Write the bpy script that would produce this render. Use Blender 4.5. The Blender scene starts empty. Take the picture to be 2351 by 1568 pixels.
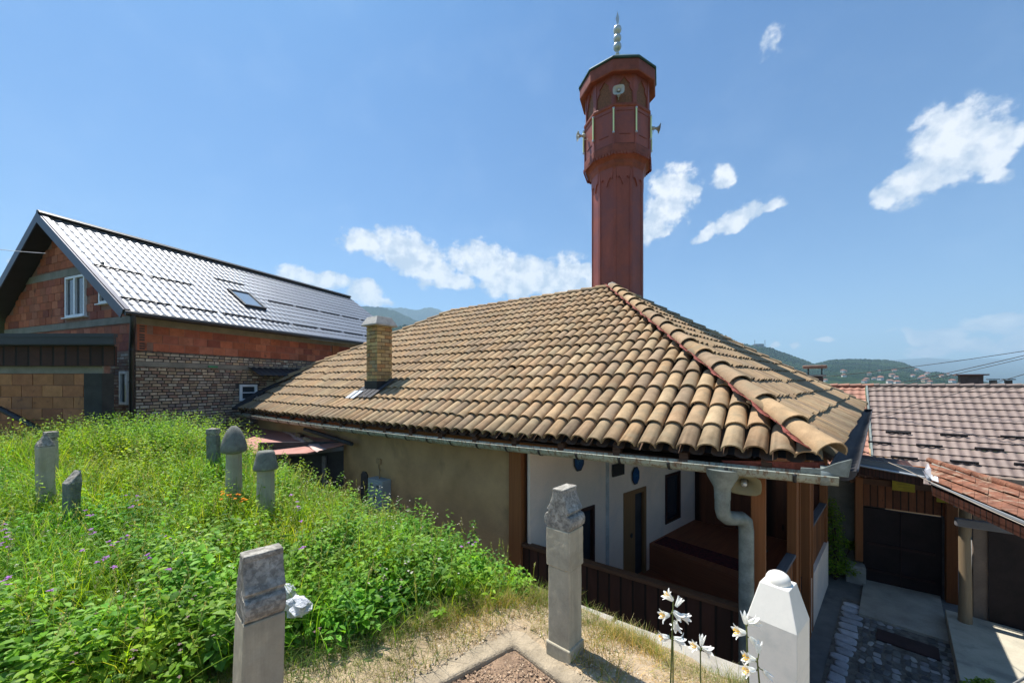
import bpy, math, random
import numpy as np
from mathutils import Vector
rnd = random.Random(7); nr = np.random.RandomState(11)
R_ = math.radians
# ------------------------------------------------------------------ camera, sky, sun, exposure
sc = bpy.context.scene
COL = sc.collection
F_, U0, VH = 888.0, 1175.5, 879.0          # focal length and horizon of the photograph (at 2351 px width)
cam = bpy.data.cameras.new('camera'); camo = bpy.data.objects.new('camera', cam); COL.objects.link(camo)
camo.location = (0, 0, 0); camo.rotation_euler = (R_(90), 0, 0)
cam.sensor_width = 36; cam.lens = 36*F_/2351; cam.shift_y = (VH-784)/2351
cam.clip_start = 0.05; cam.clip_end = 60000
sc.camera = camo
sc.view_settings.view_transform = 'Standard'; sc.view_settings.look = 'None'
sc.view_settings.exposure = 0.92; sc.view_settings.gamma = 1.0
SUN_EL = 65.0; SAZ = (-.74, .67)
sun = bpy.data.lights.new('sun', 'SUN'); suno = bpy.data.objects.new('sun', sun); COL.objects.link(suno)
sun.energy = 5.0; sun.angle = R_(0.5); sun.color = (1.0, .96, .89)
_c = math.cos(R_(SUN_EL)); SD = Vector((SAZ[0]*_c, SAZ[1]*_c, math.sin(R_(SUN_EL)))).normalized()
suno.rotation_euler = SD.to_track_quat('Z', 'Y').to_euler()

# node helpers
class NT:
    def __init__(s, t): s.t = t; s.n = t.nodes; s.l = t.links
    def new(s, ty, **k):
        n = s.n.new(ty)
        for a, b in k.items():
            if a.startswith('i_'):
                key = a[2:]; key = int(key) if key.isdigit() else key.replace('_', ' ')
                s.put(n, key, b)
            else: setattr(n, a, b)
        return n
    def put(s, n, key, b):
        if hasattr(b, 'is_linked') or isinstance(b, bpy.types.NodeSocket): s.l.new(b, n.inputs[key])
        else: n.inputs[key].default_value = b
    def m(s, op, a, b=None, c=None, clamp=False):
        n = s.n.new('ShaderNodeMath'); n.operation = op; n.use_clamp = clamp
        s.put(n, 0, a)
        if b is not None: s.put(n, 1, b)
        if c is not None: s.put(n, 2, c)
        return n.outputs[0]
    def mr(s, v, a, b, c=0., d=1., smooth=False):
        n = s.n.new('ShaderNodeMapRange')
        if smooth: n.interpolation_type = 'SMOOTHSTEP'
        s.put(n, 0, v); s.put(n, 1, a); s.put(n, 2, b); s.put(n, 3, c); s.put(n, 4, d)
        return n.outputs[0]
    def mix(s, f, a, b, mode='MIX'):
        n = s.n.new('ShaderNodeMix'); n.data_type = 'RGBA'; n.blend_type = mode
        s.put(n, 0, f); s.put(n, 6, a if not isinstance(a, tuple) else (*a[:3], 1)); s.put(n, 7, b if not isinstance(b, tuple) else (*b[:3], 1))
        return n.outputs[2]
    def noise(s, vec, scale, detail=4, rough=.55, dist=0):
        n = s.n.new('ShaderNodeTexNoise'); s.put(n, 'Scale', scale); s.put(n, 'Detail', detail); s.put(n, 'Roughness', rough); s.put(n, 'Distortion', float(dist))
        if vec is not None: s.l.new(vec, n.inputs['Vector'])
        return n.outputs[0]
    def mapv(s, vec, scale=(1, 1, 1), rot=(0, 0, 0), loc=(0, 0, 0)):
        n = s.n.new('ShaderNodeMapping'); n.inputs['Scale'].default_value = scale; n.inputs['Rotation'].default_value = rot; n.inputs['Location'].default_value = loc
        s.l.new(vec, n.inputs[0]); return n.outputs[0]

# sky
world = bpy.data.worlds.new('World'); sc.world = world; world.use_nodes = True
w = NT(world.node_tree); w.n.clear()
sky = w.new('ShaderNodeTexSky'); sky.sky_type = 'NISHITA'; sky.sun_disc = False
sky.sun_elevation = R_(SUN_EL); sky.sun_rotation = math.atan2(SAZ[0], SAZ[1])
sky.altitude = 600; sky.air_density = 1.0; sky.dust_density = 1.2; sky.ozone_density = 1.5
tc = w.new('ShaderNodeTexCoord'); sep = w.new('ShaderNodeSeparateXYZ'); w.l.new(tc.outputs['Generated'], sep.inputs[0])
az = w.m('ARCTAN2', sep.outputs[0], sep.outputs[1]); el = w.m('ARCSINE', sep.outputs[2])
def azel(u, v):
    x = (u-U0)/F_; z = (VH-v)/F_; return math.atan2(x, 1), math.atan2(z, math.hypot(x, 1))
# clouds: centre u, v, half width, half height, tilt (pixels of the photo frame turned into directions of the sky), strength
CL = [(850,560,70,28,-.05,.75),(925,575,75,40,.45,1.),(985,610,60,42,.5,1.),(1100,600,70,38,.1,.9),(1180,635,110,42,.1,1.),(1290,640,90,48,-.1,1.),(1040,645,70,22,0,.75),
      (720,642,95,20,.08,.85),(835,668,38,22,0,.8),(862,692,35,14,0,.75),(790,650,45,18,0,.7),
      (1535,460,75,48,-.75,1.),(1500,520,50,30,-.6,.8),(1655,410,36,22,.2,.7),(1700,495,80,22,-.35,.9),(1620,535,50,17,-.4,.7),(1775,470,40,18,.1,.6),
      (2190,330,130,70,-.35,1.),(2130,400,115,42,-.4,1.),(2270,330,85,62,.3,1.),(2350,310,55,26,-.5,.6),(2060,450,50,16,-.5,.7),(2270,410,60,24,-.1,.55),
      (1770,100,40,18,-.7,.42),(1912,780,26,8,0,.75),(1838,797,19,8,-.2,.6),(1778,795,17,8,0,.7),
      (2140,778,72,20,.1,1.1),(2280,750,78,22,0,1.2),(2340,785,52,28,0,1.1),(2190,803,110,18,0,.9),(2120,770,45,9,0,.5),(2040,765,24,6,0,.45),(10,598,14,14,0,.7)]
mask = None
wob = w.new('ShaderNodeTexNoise'); wob.inputs['Scale'].default_value = 14; wob.inputs['Detail'].default_value = 3; w.l.new(tc.outputs['Generated'], wob.inputs['Vector'])
wsep = w.new('ShaderNodeSeparateColor'); w.l.new(wob.outputs['Color'], wsep.inputs[0])
azw = w.m('ADD', az, w.m('MULTIPLY', w.m('SUBTRACT', wsep.outputs[0], .5), .07)); elw = w.m('ADD', el, w.m('MULTIPLY', w.m('SUBTRACT', wsep.outputs[1], .5), .045))
for (u, v, hw, hh, tilt, st) in CL:
    a0, e0 = azel(u, v); k = math.cos(a0)**2/F_; ra = hw*k*1.25; re = hh*math.cos(a0)/F_*1.35
    da = w.m('SUBTRACT', azw, a0); de = w.m('SUBTRACT', elw, e0)
    ca, sa = math.cos(tilt), math.sin(tilt)      # tilt positive = falls to the right
    p = w.m('ADD', w.m('MULTIPLY', da, ca/ra), w.m('MULTIPLY', de, -sa/ra))
    q = w.m('ADD', w.m('MULTIPLY', da, sa/re), w.m('MULTIPLY', de, ca/re))
    d2 = w.m('ADD', w.m('MULTIPLY', p, p), w.m('MULTIPLY', q, q))
    g = w.m('MULTIPLY', w.m('SUBTRACT', 1., w.m('SQRT', d2)), st)
    mask = g if mask is None else w.m('MAXIMUM', mask, g)
nz = w.noise(w.mapv(tc.outputs['Generated'], (1, 1, 1.15)), 30, 10, .58, .0)
nz2 = w.noise(w.mapv(tc.outputs['Generated'], (1, 1, 1.3)), 9, 5, .55)
dens = w.m('ADD', w.m('MULTIPLY', w.m('MAXIMUM', mask, 0.), 1.15), w.m('MULTIPLY', w.m('SUBTRACT', nz, .53), 1.7))
cl = w.m('MULTIPLY', w.mr(dens, .04, .46, 0, 1, True), w.mr(mask, 0., .12, 0, 1))
wisp = w.m('MULTIPLY', w.mr(nz2, .45, .8, 0, .07, True), w.mr(sep.outputs[2], 0., .5, .6, .6))
shade = w.mr(w.m('ADD', w.noise(w.mapv(tc.outputs['Generated'], (1, 1, 1.15), loc=(0, 0, .014)), 30, 5, .55), w.m('MULTIPLY', mask, .12)), .46, .66, .0, 1.)
hz = w.mr(el, 0., .9, 1.0, 0.)
skyc = w.mix(1.0, sky.outputs[0], w.mix(hz, (.35, .80, 1.20), (.68, .98, 1.22)), 'MULTIPLY')
skyl = w.mix(wisp, skyc, (8.5, 10., 11.8))
ccol = w.mix(1.0, w.mix(shade, (5.0, 5.7, 6.8), (8.7, 8.7, 8.8)), (1, 1, 1), 'MULTIPLY')
skyf = w.mix(cl, skyl, ccol)
bg = w.new('ShaderNodeBackground'); w.l.new(skyf, bg.inputs[0]); bg.inputs[1].default_value = 0.066
wo = w.new('ShaderNodeOutputWorld'); w.l.new(bg.outputs[0], wo.inputs[0])

# ------------------------------------------------------------------ helpers
def ray(u, v): return np.array([(u-U0)/F_, 1.0, (VH-v)/F_])
def atY(u, v, Y): return ray(u, v)*Y
def atZ(u, v, z): r = ray(u, v); return r*(z/r[2])
def onplane(u, v, P0, N): r = ray(u, v); return r*(np.dot(P0, N)/np.dot(r, N))
def unit(a): a = np.array(a, float); return a/np.linalg.norm(a)
Z = np.array([0, 0, 1.0])
YARD = -4.65

def tag(o, label=None, cat=None, group=None, kind=None):
    if label: o['label'] = label
    if cat: o['category'] = cat
    if group: o['group'] = group
    if kind: o['kind'] = kind
    return o
XF = None      # (pivot, factor): enlarges a model about its own axis while it is being built
def xf(p):
    p = np.asarray(p, float)
    return p if XF is None else XF[0]+(p-XF[0])*XF[1]
def thing(name, label, cat, loc=(0, 0, 0), group=None):
    loc = xf(loc)
    o = bpy.data.objects.new(name, None); COL.objects.link(o); o.location = tuple(float(x) for x in loc)
    o.empty_display_size = .2
    return tag(o, label, cat, group)
def root_loc(p):
    t = Vector((0, 0, 0))
    while p: t = t+p.location; p = p.parent
    return np.array(t)
class MB:
    def __init__(s): s.V = []; s.F = []; s.S = []; s.C = []
    def add(s, vs, fs, smooth=False, col=(1, 1, 1)):
        b = len(s.V); s.V.extend([tuple(float(x) for x in v) for v in vs])
        for f in fs: s.F.append(tuple(b+i for i in f)); s.S.append(smooth); s.C.append(col)
        return s
    def box(s, o, a, b, c, col=(1, 1, 1)):       # corner o, edge vectors
        o, a, b, c = (np.array(x, float) for x in (o, a, b, c))
        if np.dot(np.cross(a, b), c) < 0: a, b = b, a
        vs = [o, o+a, o+a+b, o+b, o+c, o+a+c, o+a+b+c, o+b+c]
        return s.add(vs, [(0, 3, 2, 1), (4, 5, 6, 7), (0, 1, 5, 4), (1, 2, 6, 5), (2, 3, 7, 6), (3, 0, 4, 7)], col=col)
    def cbox(s, c, ax, ay, az_, sx, sy, sz, col=(1, 1, 1)):
        ax, ay, az_ = (np.array(x, float) for x in (ax, ay, az_)); c = np.array(c, float)
        return s.box(c-ax*sx/2-ay*sy/2-az_*sz/2, ax*sx, ay*sy, az_*sz, col)
    def prism(s, poly, ext, col=(1, 1, 1), smooth=False):
        n = len(poly); poly = [np.array(p, float) for p in poly]; ext = np.array(ext, float)
        nn = sum((np.cross(poly[i]-poly[0], poly[(i+1) % n]-poly[0]) for i in range(n)), np.zeros(3))
        if np.dot(nn, ext) < 0: poly = poly[::-1]
        vs = poly+[p+ext for p in poly]
        fs = [tuple(range(n-1, -1, -1)), tuple(range(n, 2*n))]+[(i, (i+1) % n, n+(i+1) % n, n+i) for i in range(n)]
        return s.add(vs, fs, smooth, col)
    def quad(s, a, b, c, d, col=(1, 1, 1)): return s.add([a, b, c, d], [(0, 1, 2, 3)], col=col)
    def tube(s, pts, r, n=10, caps=True, col=(1, 1, 1), arc=None, up=Z):
        pts = [np.array(p, float) for p in pts]; rs = r if hasattr(r, '__len__') else [r]*len(pts)
        rings = []; prev = None
        for i, p in enumerate(pts):
            t = unit((pts[min(i+1, len(pts)-1)]-pts[max(i-1, 0)]))
            a = np.cross(t, up if abs(np.dot(t, up)) < .95 else np.array([1., 0, 0])); a = unit(a)
            if prev is not None and np.dot(a, prev) < 0: a = -a
            if prev is not None:
                a = unit(prev-t*np.dot(prev, t))
            prev = a; b = np.cross(t, a)
            rings.append([p+(a*math.cos(2*math.pi*k/n)+b*math.sin(2*math.pi*k/n))*rs[i] for k in range(n)])
        vs = [v for rg in rings for v in rg]; fs = []
        for i in range(len(pts)-1):
            for k in range(n): k2 = (k+1) % n; fs.append((i*n+k, i*n+k2, (i+1)*n+k2, (i+1)*n+k))
        s.add(vs, fs, True, col)
        if caps:
            s.add(rings[0], [tuple(range(n-1, -1, -1))], False, col); s.add(rings[-1], [tuple(range(n))], False, col)
        return s
    def lathe(s, prof, c, n=24, smooth=True, col=(1, 1, 1), rot=0., axis=None):
        c = np.array(c, float); zx = Z if axis is None else unit(axis)
        ax = unit(np.cross(zx, [0, 1., 0] if abs(zx[1]) < .9 else [1., 0, 0])); ay = np.cross(zx, ax)
        if axis is None: ax, ay = np.array([1., 0, 0]), np.array([0, 1., 0])
        vs = []; fs = []
        for r, z in prof:
            for k in range(n):
                t = rot+2*math.pi*k/n; vs.append(c+ax*r*math.cos(t)+ay*r*math.sin(t)+zx*z)
        for i in range(len(prof)-1):
            for k in range(n): k2 = (k+1) % n; fs.append((i*n+k, i*n+k2, (i+1)*n+k2, (i+1)*n+k))
        s.add(vs, fs, smooth, col)
        if prof[0][0] > 1e-3: s.add(vs[:n], [tuple(range(n-1, -1, -1))], False, col)
        if prof[-1][0] > 1e-3: s.add(vs[-n:], [tuple(range(n))], False, col)
        return s
    def build(s, name, m, parent=None, org=None, bevel=0, label=None, kind=None, seg=2, solid=None):
        if org is None: org = root_loc(parent) if parent else np.zeros(3)
        s.V = [tuple(v) for v in xf(np.array(s.V))]
        V = np.array(s.V)-np.array(org, float)
        me = bpy.data.meshes.new(name); me.from_pydata(V.tolist(), [], s.F)
        me.polygons.foreach_set('use_smooth', s.S)
        # metric UV
        uv = me.uv_layers.new(name='uv'); ca = me.color_attributes.new('col', 'FLOAT_COLOR', 'CORNER')
        Vw = np.array(s.V); U = []; CC = []
        for f, c in zip(s.F, s.C):
            p = Vw[list(f)]; nn = np.zeros(3)
            for i in range(1, len(p)-1): nn += np.cross(p[i]-p[0], p[i+1]-p[0])
            l = np.linalg.norm(nn); nn = nn/l if l > 1e-12 else Z
            t = np.cross(Z, nn); tl = np.linalg.norm(t)
            t = t/tl if tl > .25 else np.array([1., 0, 0]); b = np.cross(nn, t) if tl > .25 else np.array([0, 1., 0])
            for q in p: U.extend((float(q@t), float(q@b))); CC.extend((c[0], c[1], c[2], 1.))
        uv.data.foreach_set('uv', U); ca.data.foreach_set('color', CC)
        me.materials.append(m)
        o = bpy.data.objects.new(name, me); COL.objects.link(o)
        if parent: o.parent = parent
        else: o.location = tuple(float(x) for x in org)
        if bevel:
            b = o.modifiers.new('bevel', 'BEVEL'); b.width = bevel; b.segments = seg; b.limit_method = 'ANGLE'; b.angle_limit = R_(35); b.harden_normals = False
        if label: o['label'] = label
        if kind: o['kind'] = kind
        return o
def npmesh(name, V, Q, col, m, parent=None, org=None, smooth=False, label=None, kind=None):
    """V (n,3) world, Q (f,4), col (n,3) per vertex"""
    if org is None: org = root_loc(parent) if parent else np.zeros(3)
    V = np.asarray(V, float)-np.array(org, float); Q = np.asarray(Q, np.int32)
    me = bpy.data.meshes.new(name); k = Q.shape[1]
    me.vertices.add(len(V)); me.vertices.foreach_set('co', V.astype(np.float32).ravel())
    me.loops.add(Q.size); me.loops.foreach_set('vertex_index', Q.ravel())
    me.polygons.add(len(Q)); me.polygons.foreach_set('loop_start', np.arange(0, Q.size, k, dtype=np.int32))
    me.update(calc_edges=True)
    me.polygons.foreach_set('use_smooth', np.full(len(Q), smooth))
    ca = me.color_attributes.new('col', 'FLOAT_COLOR', 'POINT')
    c4 = np.ones((len(V), 4), np.float32); c4[:, :3] = col; ca.data.foreach_set('color', c4.ravel())
    me.materials.append(m); me.validate()
    o = bpy.data.objects.new(name, me); COL.objects.link(o)
    if parent: o.parent = parent
    else: o.location = tuple(float(x) for x in org)
    if label: o['label'] = label
    if kind: o['kind'] = kind
    return o
def children(o): return [c for c in bpy.data.objects if c.parent == o]
def copy_tree(o, parent=None):
    c = o.copy(); COL.objects.link(c); c.parent = parent
    for ch in children(o): copy_tree(ch, c)
    return c

# ------------------------------------------------------------------ materials
def mat(name, base, rough=.8, var=.25, vscale=3., fine=40., bump=.3, bdist=.01, metal=0., attr=False, stain=None, sscale=1.2, samt=.6, slo=.5, shi=.7, stretch=(1, 1, 1), spec=.3, streak=None, coord='Object', coat=0., trans=0.):
    M = bpy.data.materials.new(name); M.use_nodes = True; n = NT(M.node_tree); n.n.clear()
    b = n.new('ShaderNodeBsdfPrincipled'); o = n.new('ShaderNodeOutputMaterial'); n.l.new(b.outputs[0], o.inputs[0])
    tcn = n.new('ShaderNodeTexCoord'); vec = n.mapv(tcn.outputs[coord], stretch)
    n1 = n.noise(vec, vscale, 5); n2 = n.noise(vec, fine, 4, .7)
    if attr:
        a = n.new('ShaderNodeVertexColor', layer_name='col'); c = n.mix(1., a.outputs[0], base, 'MULTIPLY')
    else: c = n.mix(0., base, base)
    f = n.m('ADD', n.mr(n1, .3, .7, 1-var, 1+var), n.mr(n2, .3, .7, -var*.5, var*.5))
    cc = n.new('ShaderNodeCombineColor'); [n.l.new(f, cc.inputs[i]) for i in range(3)]
    c = n.mix(1., c, cc.outputs[0], 'MULTIPLY')
    if stain:
        s = n.noise(n.mapv(tcn.outputs[coord], (1, 1, 1), loc=(3.1, 7.7, 1.3)), sscale, 7, .65, .4)
        c = n.mix(n.m('MULTIPLY', n.mr(s, slo, shi, 0, 1, True), samt), c, stain)
    if streak:
        sk = streak[3] if len(streak) > 3 else 16
        s = n.noise(n.mapv(tcn.outputs[coord], (sk, sk, sk*.05)), 2.2, 5, .6)
        c = n.mix(n.mr(s, .5, .62, 0, .75 if sk > 10 else .45, True), c, streak[:3])
    n.l.new(c, b.inputs['Base Color']); b.inputs['Roughness'].default_value = rough; b.inputs['Metallic'].default_value = metal
    b.inputs['Specular IOR Level'].default_value = spec; b.inputs['Coat Weight'].default_value = coat
    if bump:
        bp = n.new('ShaderNodeBump'); bp.inputs['Strength'].default_value = bump; bp.inputs['Distance'].default_value = bdist
        n.l.new(n.m('ADD', n1, n2), bp.inputs['Height']); n.l.new(bp.outputs[0], b.inputs['Normal'])
    return M
def wood(name, base, dark, scale=1., rough=.65, knots=True, axis='z', board=None, boardc=None):
    """wood grain running along world z (or along 'uv' x); board = plank width in metres drawn from the metric UV"""
    M = bpy.data.materials.new(name); M.use_nodes = True; n = NT(M.node_tree); n.n.clear()
    b = n.new('ShaderNodeBsdfPrincipled'); o = n.new('ShaderNodeOutputMaterial'); n.l.new(b.outputs[0], o.inputs[0])
    tcn = n.new('ShaderNodeTexCoord'); src = tcn.outputs['UV']
    st = (14*scale, 1.1*scale, 1) if axis == 'z' else (1.1*scale, 14*scale, 1)
    g = n.noise(n.mapv(src, st), 2.2, 6, .65, .8); g2 = n.noise(n.mapv(src, (1.3, 1.3, 1)), 1.5, 3)
    c = n.mix(n.mr(g, .3, .72), base, dark); c = n.mix(n.mr(g2, .3, .7, 0, .5), c, tuple(x*.55 for x in base))
    h = g
    if knots:
        v = n.new('ShaderNodeTexVoronoi'); v.inputs['Scale'].default_value = 5; n.l.new(n.mapv(src, (1.6, .7, 1)), v.inputs['Vector'])
        c = n.mix(n.mr(v.outputs['Distance'], .04, .10, .9, 0), c, tuple(x*.25 for x in dark))
    if board:
        sp = n.new('ShaderNodeSeparateXYZ'); n.l.new(src, sp.inputs[0])
        x = n.m('DIVIDE', sp.outputs[0] if axis == 'z' else sp.outputs[1], board); fr = n.m('FRACT', x)
        line = n.m('MINIMUM', fr, n.m('SUBTRACT', 1., fr)); li = n.mr(line, .05, .12, 0, 1)
        wn = n.new('ShaderNodeTexWhiteNoise', noise_dimensions='1D'); n.l.new(n.m('FLOOR', x), wn.inputs['W'])
        cc = n.new('ShaderNodeCombineColor'); f = n.mr(wn.outputs[0], 0, 1, .7, 1.25); [n.l.new(f, cc.inputs[i]) for i in range(3)]
        c = n.mix(1., c, cc.outputs[0], 'MULTIPLY'); c = n.mix(li, tuple(x*.2 for x in dark), c)
        h = n.m('ADD', n.m('MULTIPLY', g, .2), li)
    n.l.new(c, b.inputs['Base Color']); b.inputs['Roughness'].default_value = rough; b.inputs['Specular IOR Level'].default_value = .3
    bp = n.new('ShaderNodeBump'); bp.inputs['Strength'].default_value = .4; bp.inputs['Distance'].default_value = .008
    n.l.new(h, bp.inputs['Height']); n.l.new(bp.outputs[0], b.inputs['Normal'])
    return M
def leafmat(name, base, rough=.5, tr=.45, tint=(1.5, 1.35, .45)):
    M = bpy.data.materials.new(name); M.use_nodes = True; n = NT(M.node_tree); n.n.clear()
    a = n.new('ShaderNodeVertexColor', layer_name='col'); c = n.mix(1., a.outputs[0], base, 'MULTIPLY')
    b = n.new('ShaderNodeBsdfPrincipled'); n.l.new(c, b.inputs['Base Color']); b.inputs['Roughness'].default_value = rough; b.inputs['Specular IOR Level'].default_value = .16
    t = n.new('ShaderNodeBsdfTranslucent'); n.l.new(n.mix(1., c, tint, 'MULTIPLY'), t.inputs[0])
    mx = n.new('ShaderNodeMixShader'); mx.inputs[0].default_value = tr; n.l.new(b.outputs[0], mx.inputs[1]); n.l.new(t.outputs[0], mx.inputs[2])
    o = n.new('ShaderNodeOutputMaterial'); n.l.new(mx.outputs[0], o.inputs[0]); return M
def glass(name, base=(.03, .04, .05), rough=.05):
    M = bpy.data.materials.new(name); M.use_nodes = True; b = M.node_tree.nodes['Principled BSDF']
    b.inputs['Base Color'].default_value = (*base, 1); b.inputs['Roughness'].default_value = rough; b.inputs['Specular IOR Level'].default_value = .8
    n = NT(M.node_tree); tcn = n.new('ShaderNodeTexCoord'); bp = n.new('ShaderNodeBump'); bp.inputs['Strength'].default_value = .04
    n.l.new(n.noise(tcn.outputs['Object'], 2.), bp.inputs['Height']); n.l.new(bp.outputs[0], b.inputs['Normal'])
    return M
def simple(name, base, rough=.6, metal=0., spec=.4, emit=None):
    M = mat(name, base, rough, var=.12, vscale=6, fine=60, bump=.08, bdist=.003, metal=metal, spec=spec)
    return M
m_tile = mat('clay_tile', (1, 1, 1), .9, var=.20, vscale=7, fine=70, bump=.35, bdist=.006, attr=True, stain=(.24, .195, .125), sscale=3.4, samt=.62, slo=.47, shi=.66, spec=.15)
m_tiledark = mat('channel_tile', (.10, .06, .04), .95, var=.3, bump=.2)
m_redflash = mat('red_painted_flashing', (.26, .065, .045), .6, var=.35, vscale=12, bump=.8, bdist=.02)
m_zinc = mat('galvanised_gutter', (.33, .35, .29), .6, var=.22, vscale=5, fine=50, bump=.12, bdist=.004, metal=.1, stain=(.16, .08, .04), sscale=9, samt=.6, slo=.52, shi=.66, streak=(.15, .07, .03))
m_zincp = mat('galvanised_downpipe', (.20, .225, .21), .55, var=.28, vscale=9, fine=60, bump=.1, bdist=.003, metal=.35, stain=(.16, .18, .17), sscale=14, samt=.6)
m_black = mat('black_painted_steel', (.018, .017, .018), .45, var=.3, bump=.1, spec=.5)
m_plaster = mat('rough_beige_render', (.50, .315, .16), .95, var=.2, vscale=1.3, fine=90, bump=.9, bdist=.012, stain=(.26, .18, .10), sscale=.8, samt=.8, slo=.48, shi=.7, spec=.1)
m_white = mat('whitewashed_wall', (.88, .70, .56), .9, var=.06, vscale=1.6, fine=30, bump=.15, bdist=.006, stain=(.45, .44, .45), sscale=.8, samt=.3, spec=.15)
m_wpost = wood('varnished_pine', (.36, .135, .042), (.19, .06, .02))
m_wpanel = wood('pine_panelling', (.33, .125, .042), (.19, .06, .02), board=.11)
m_wpanelin = wood('brown_panelling', (.24, .08, .035), (.13, .042, .02), board=.6)
m_wdark = wood('dark_stained_boards', (.075, .026, .015), (.04, .015, .01), knots=False, board=.05)
m_wrail = wood('worn_rail', (.17, .075, .035), (.07, .03, .016), axis='x', knots=False)
m_wfloor = wood('floor_boards', (.40, .14, .065), (.24, .075, .035), axis='x', knots=False)
m_wgrey = wood('weathered_grey_wood', (.22, .21, .22), (.10, .095, .10), axis='x')
m_wtan = wood('weathered_tan_log', (.34, .25, .15), (.20, .145, .09))
m_oak = wood('light_oak_door', (.37, .20, .085), (.25, .125, .05))
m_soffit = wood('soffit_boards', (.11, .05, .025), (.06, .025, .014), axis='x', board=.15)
m_stone = mat('weathered_limestone', (.44, .39, .29), .9, var=.16, vscale=5, fine=60, bump=.2, bdist=.006, stain=(.24, .22, .17), sscale=2.0, samt=.8, slo=.48, shi=.7, spec=.15, streak=(.27, .25, .19, 4))
m_stonelichen = mat('lichen_stone', (.33, .31, .27), .95, var=.35, vscale=14, fine=70, bump=.6, bdist=.006, stain=(.11, .10, .085), sscale=30, samt=.6, slo=.44, shi=.60, spec=.1)
m_stonegrey = mat('grey_turban_stone', (.20, .20, .175), .95, var=.3, vscale=8, fine=80, bump=.7, bdist=.01, stain=(.09, .095, .085), sscale=5, samt=.8, spec=.1)
m_marble = mat('white_marble', (.78, .745, .67), .45, var=.05, vscale=3, fine=25, bump=.05, bdist=.002, stain=(.52, .54, .50), sscale=2.6, samt=.6, slo=.5, shi=.72, spec=.45)
m_conc = mat('rough_concrete', (.36, .335, .29), .95, var=.2, vscale=3, fine=45, bump=.7, bdist=.012, stain=(.20, .18, .15), sscale=3, samt=.6)
m_concy = mat('yard_concrete', (.45, .41, .32), .9, var=.16, vscale=2, fine=45, bump=.4, bdist=.008, stain=(.15, .145, .135), sscale=1.4, samt=.6)
m_concd = mat('grey_lintel_concrete', (.24, .22, .185), .95, var=.2, vscale=3, fine=30, bump=.6, bdist=.01)
m_asph = mat('worn_asphalt', (.17, .165, .155), .95, var=.2, vscale=3, fine=80, bump=.5, bdist=.008, stain=(.065, .065, .07), sscale=1.2, samt=.6)
m_cobble = mat('cobble_stone', (1, 1, 1), .75, var=.2, vscale=9, fine=60, bump=.4, bdist=.008, attr=True, spec=.3)
m_brick = mat('brick_units', (1, 1, 1), .95, var=.22, vscale=9, fine=60, bump=.6, bdist=.01, attr=True, spec=.1)
m_block = mat('clay_blocks', (1, 1, 1), .9, var=.16, vscale=6, fine=50, bump=.4, bdist=.006, attr=True, spec=.12, stain=(.10, .055, .045), sscale=3.3, samt=.7, slo=.6, shi=.7)
m_mortar = mat('grey_mortar', (.20, .18, .155), .98, var=.25, vscale=5, fine=40, bump=.8, bdist=.015)
m_mortarb = mat('pink_mortar', (.27, .15, .115), .98, var=.2, vscale=5, fine=40, bump=.6, bdist=.01)
m_mortard = mat('dark_joint', (.075, .065, .06), .98, var=.3, vscale=5, fine=40, bump=.6, bdist=.01)
m_upvc = mat('white_window_frame', (.78, .78, .80), .35, var=.04, bump=.02)
m_glass = glass('window_glass')
m_glassroof = glass('skylight_glass', (.20, .26, .33), .08)
m_metalroof = mat('anthracite_metal_tiles', (.27, .275, .29), .36, var=.08, vscale=1.2, fine=20, bump=.03, bdist=.004, metal=.6, spec=.7)
m_brownroof = mat('brown_metal_tiles', (.215, .16, .135), .55, var=.12, vscale=1.5, fine=40, bump=.12, bdist=.004, spec=.4, stain=(.17, .125, .115), sscale=1.4, samt=.6)
m_redroof = mat('reddish_tiles', (.34, .17, .12), .7, var=.16, vscale=3, fine=40, bump=.2, bdist=.005, stain=(.24, .13, .10), sscale=3, samt=.6)
m_oldred = mat('old_orange_tiles', (.215, .092, .055), .9, var=.45, vscale=6, fine=40, bump=.9, bdist=.02, stain=(.34, .24, .17), sscale=5, samt=.75, slo=.52, shi=.62)
m_rustsheet = mat('pink_rusted_sheet', (.42, .20, .165), .55, var=.12, vscale=1.2, fine=12, bump=.1, bdist=.005, stain=(.28, .10, .07), sscale=1.6, samt=.5)
m_minaret = mat('red_brown_copper_cladding', (.285, .070, .040), .5, var=.25, vscale=1.1, fine=14, bump=.12, bdist=.006, metal=.08, stain=(.19, .06, .055), sscale=.9, samt=.7, slo=.42, shi=.62, stretch=(1.6, 1.6, .5), spec=.45)
m_minaretd = mat('red_brown_trim', (.24, .065, .038), .55, var=.25, vscale=5, fine=30, bump=.2, metal=.2)
m_lattice = mat('brown_lattice', (.21, .09, .045), .7, var=.3, vscale=20, fine=120, bump=.5, bdist=.01)
m_copper = mat('green_copper_roof', (.045, .10, .10), .5, var=.2, vscale=3, bump=.1, metal=.3)
m_alum = mat('grey_white_metal', (.55, .56, .56), .35, var=.08, bump=.03, metal=.5)
m_tube = mat('pale_yellow_tube', (.75, .85, .45), .3, var=.04, bump=0.)
m_horn = mat('grey_horn', (.42, .42, .40), .5, var=.1, bump=.05)
m_horny = mat('cream_horn', (.24, .21, .12), .5, var=.1, bump=.05)
m_greybox = mat('grey_painted_cabinet', (.33, .38, .40), .5, var=.08, vscale=4, bump=.05, stain=(.2, .22, .22), sscale=5, samt=.4)
m_tar = mat('dark_bitumen_sheet', (.045, .045, .05), .7, var=.3, vscale=3, bump=.5, bdist=.01)
m_bluepl = mat('blue_enamel', (.012, .07, .20), .35, var=.25, vscale=18, fine=60, bump=.05)
m_darkwin = mat('dark_brown_shutter', (.05, .018, .012), .5, var=.3, bump=.1)
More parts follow.
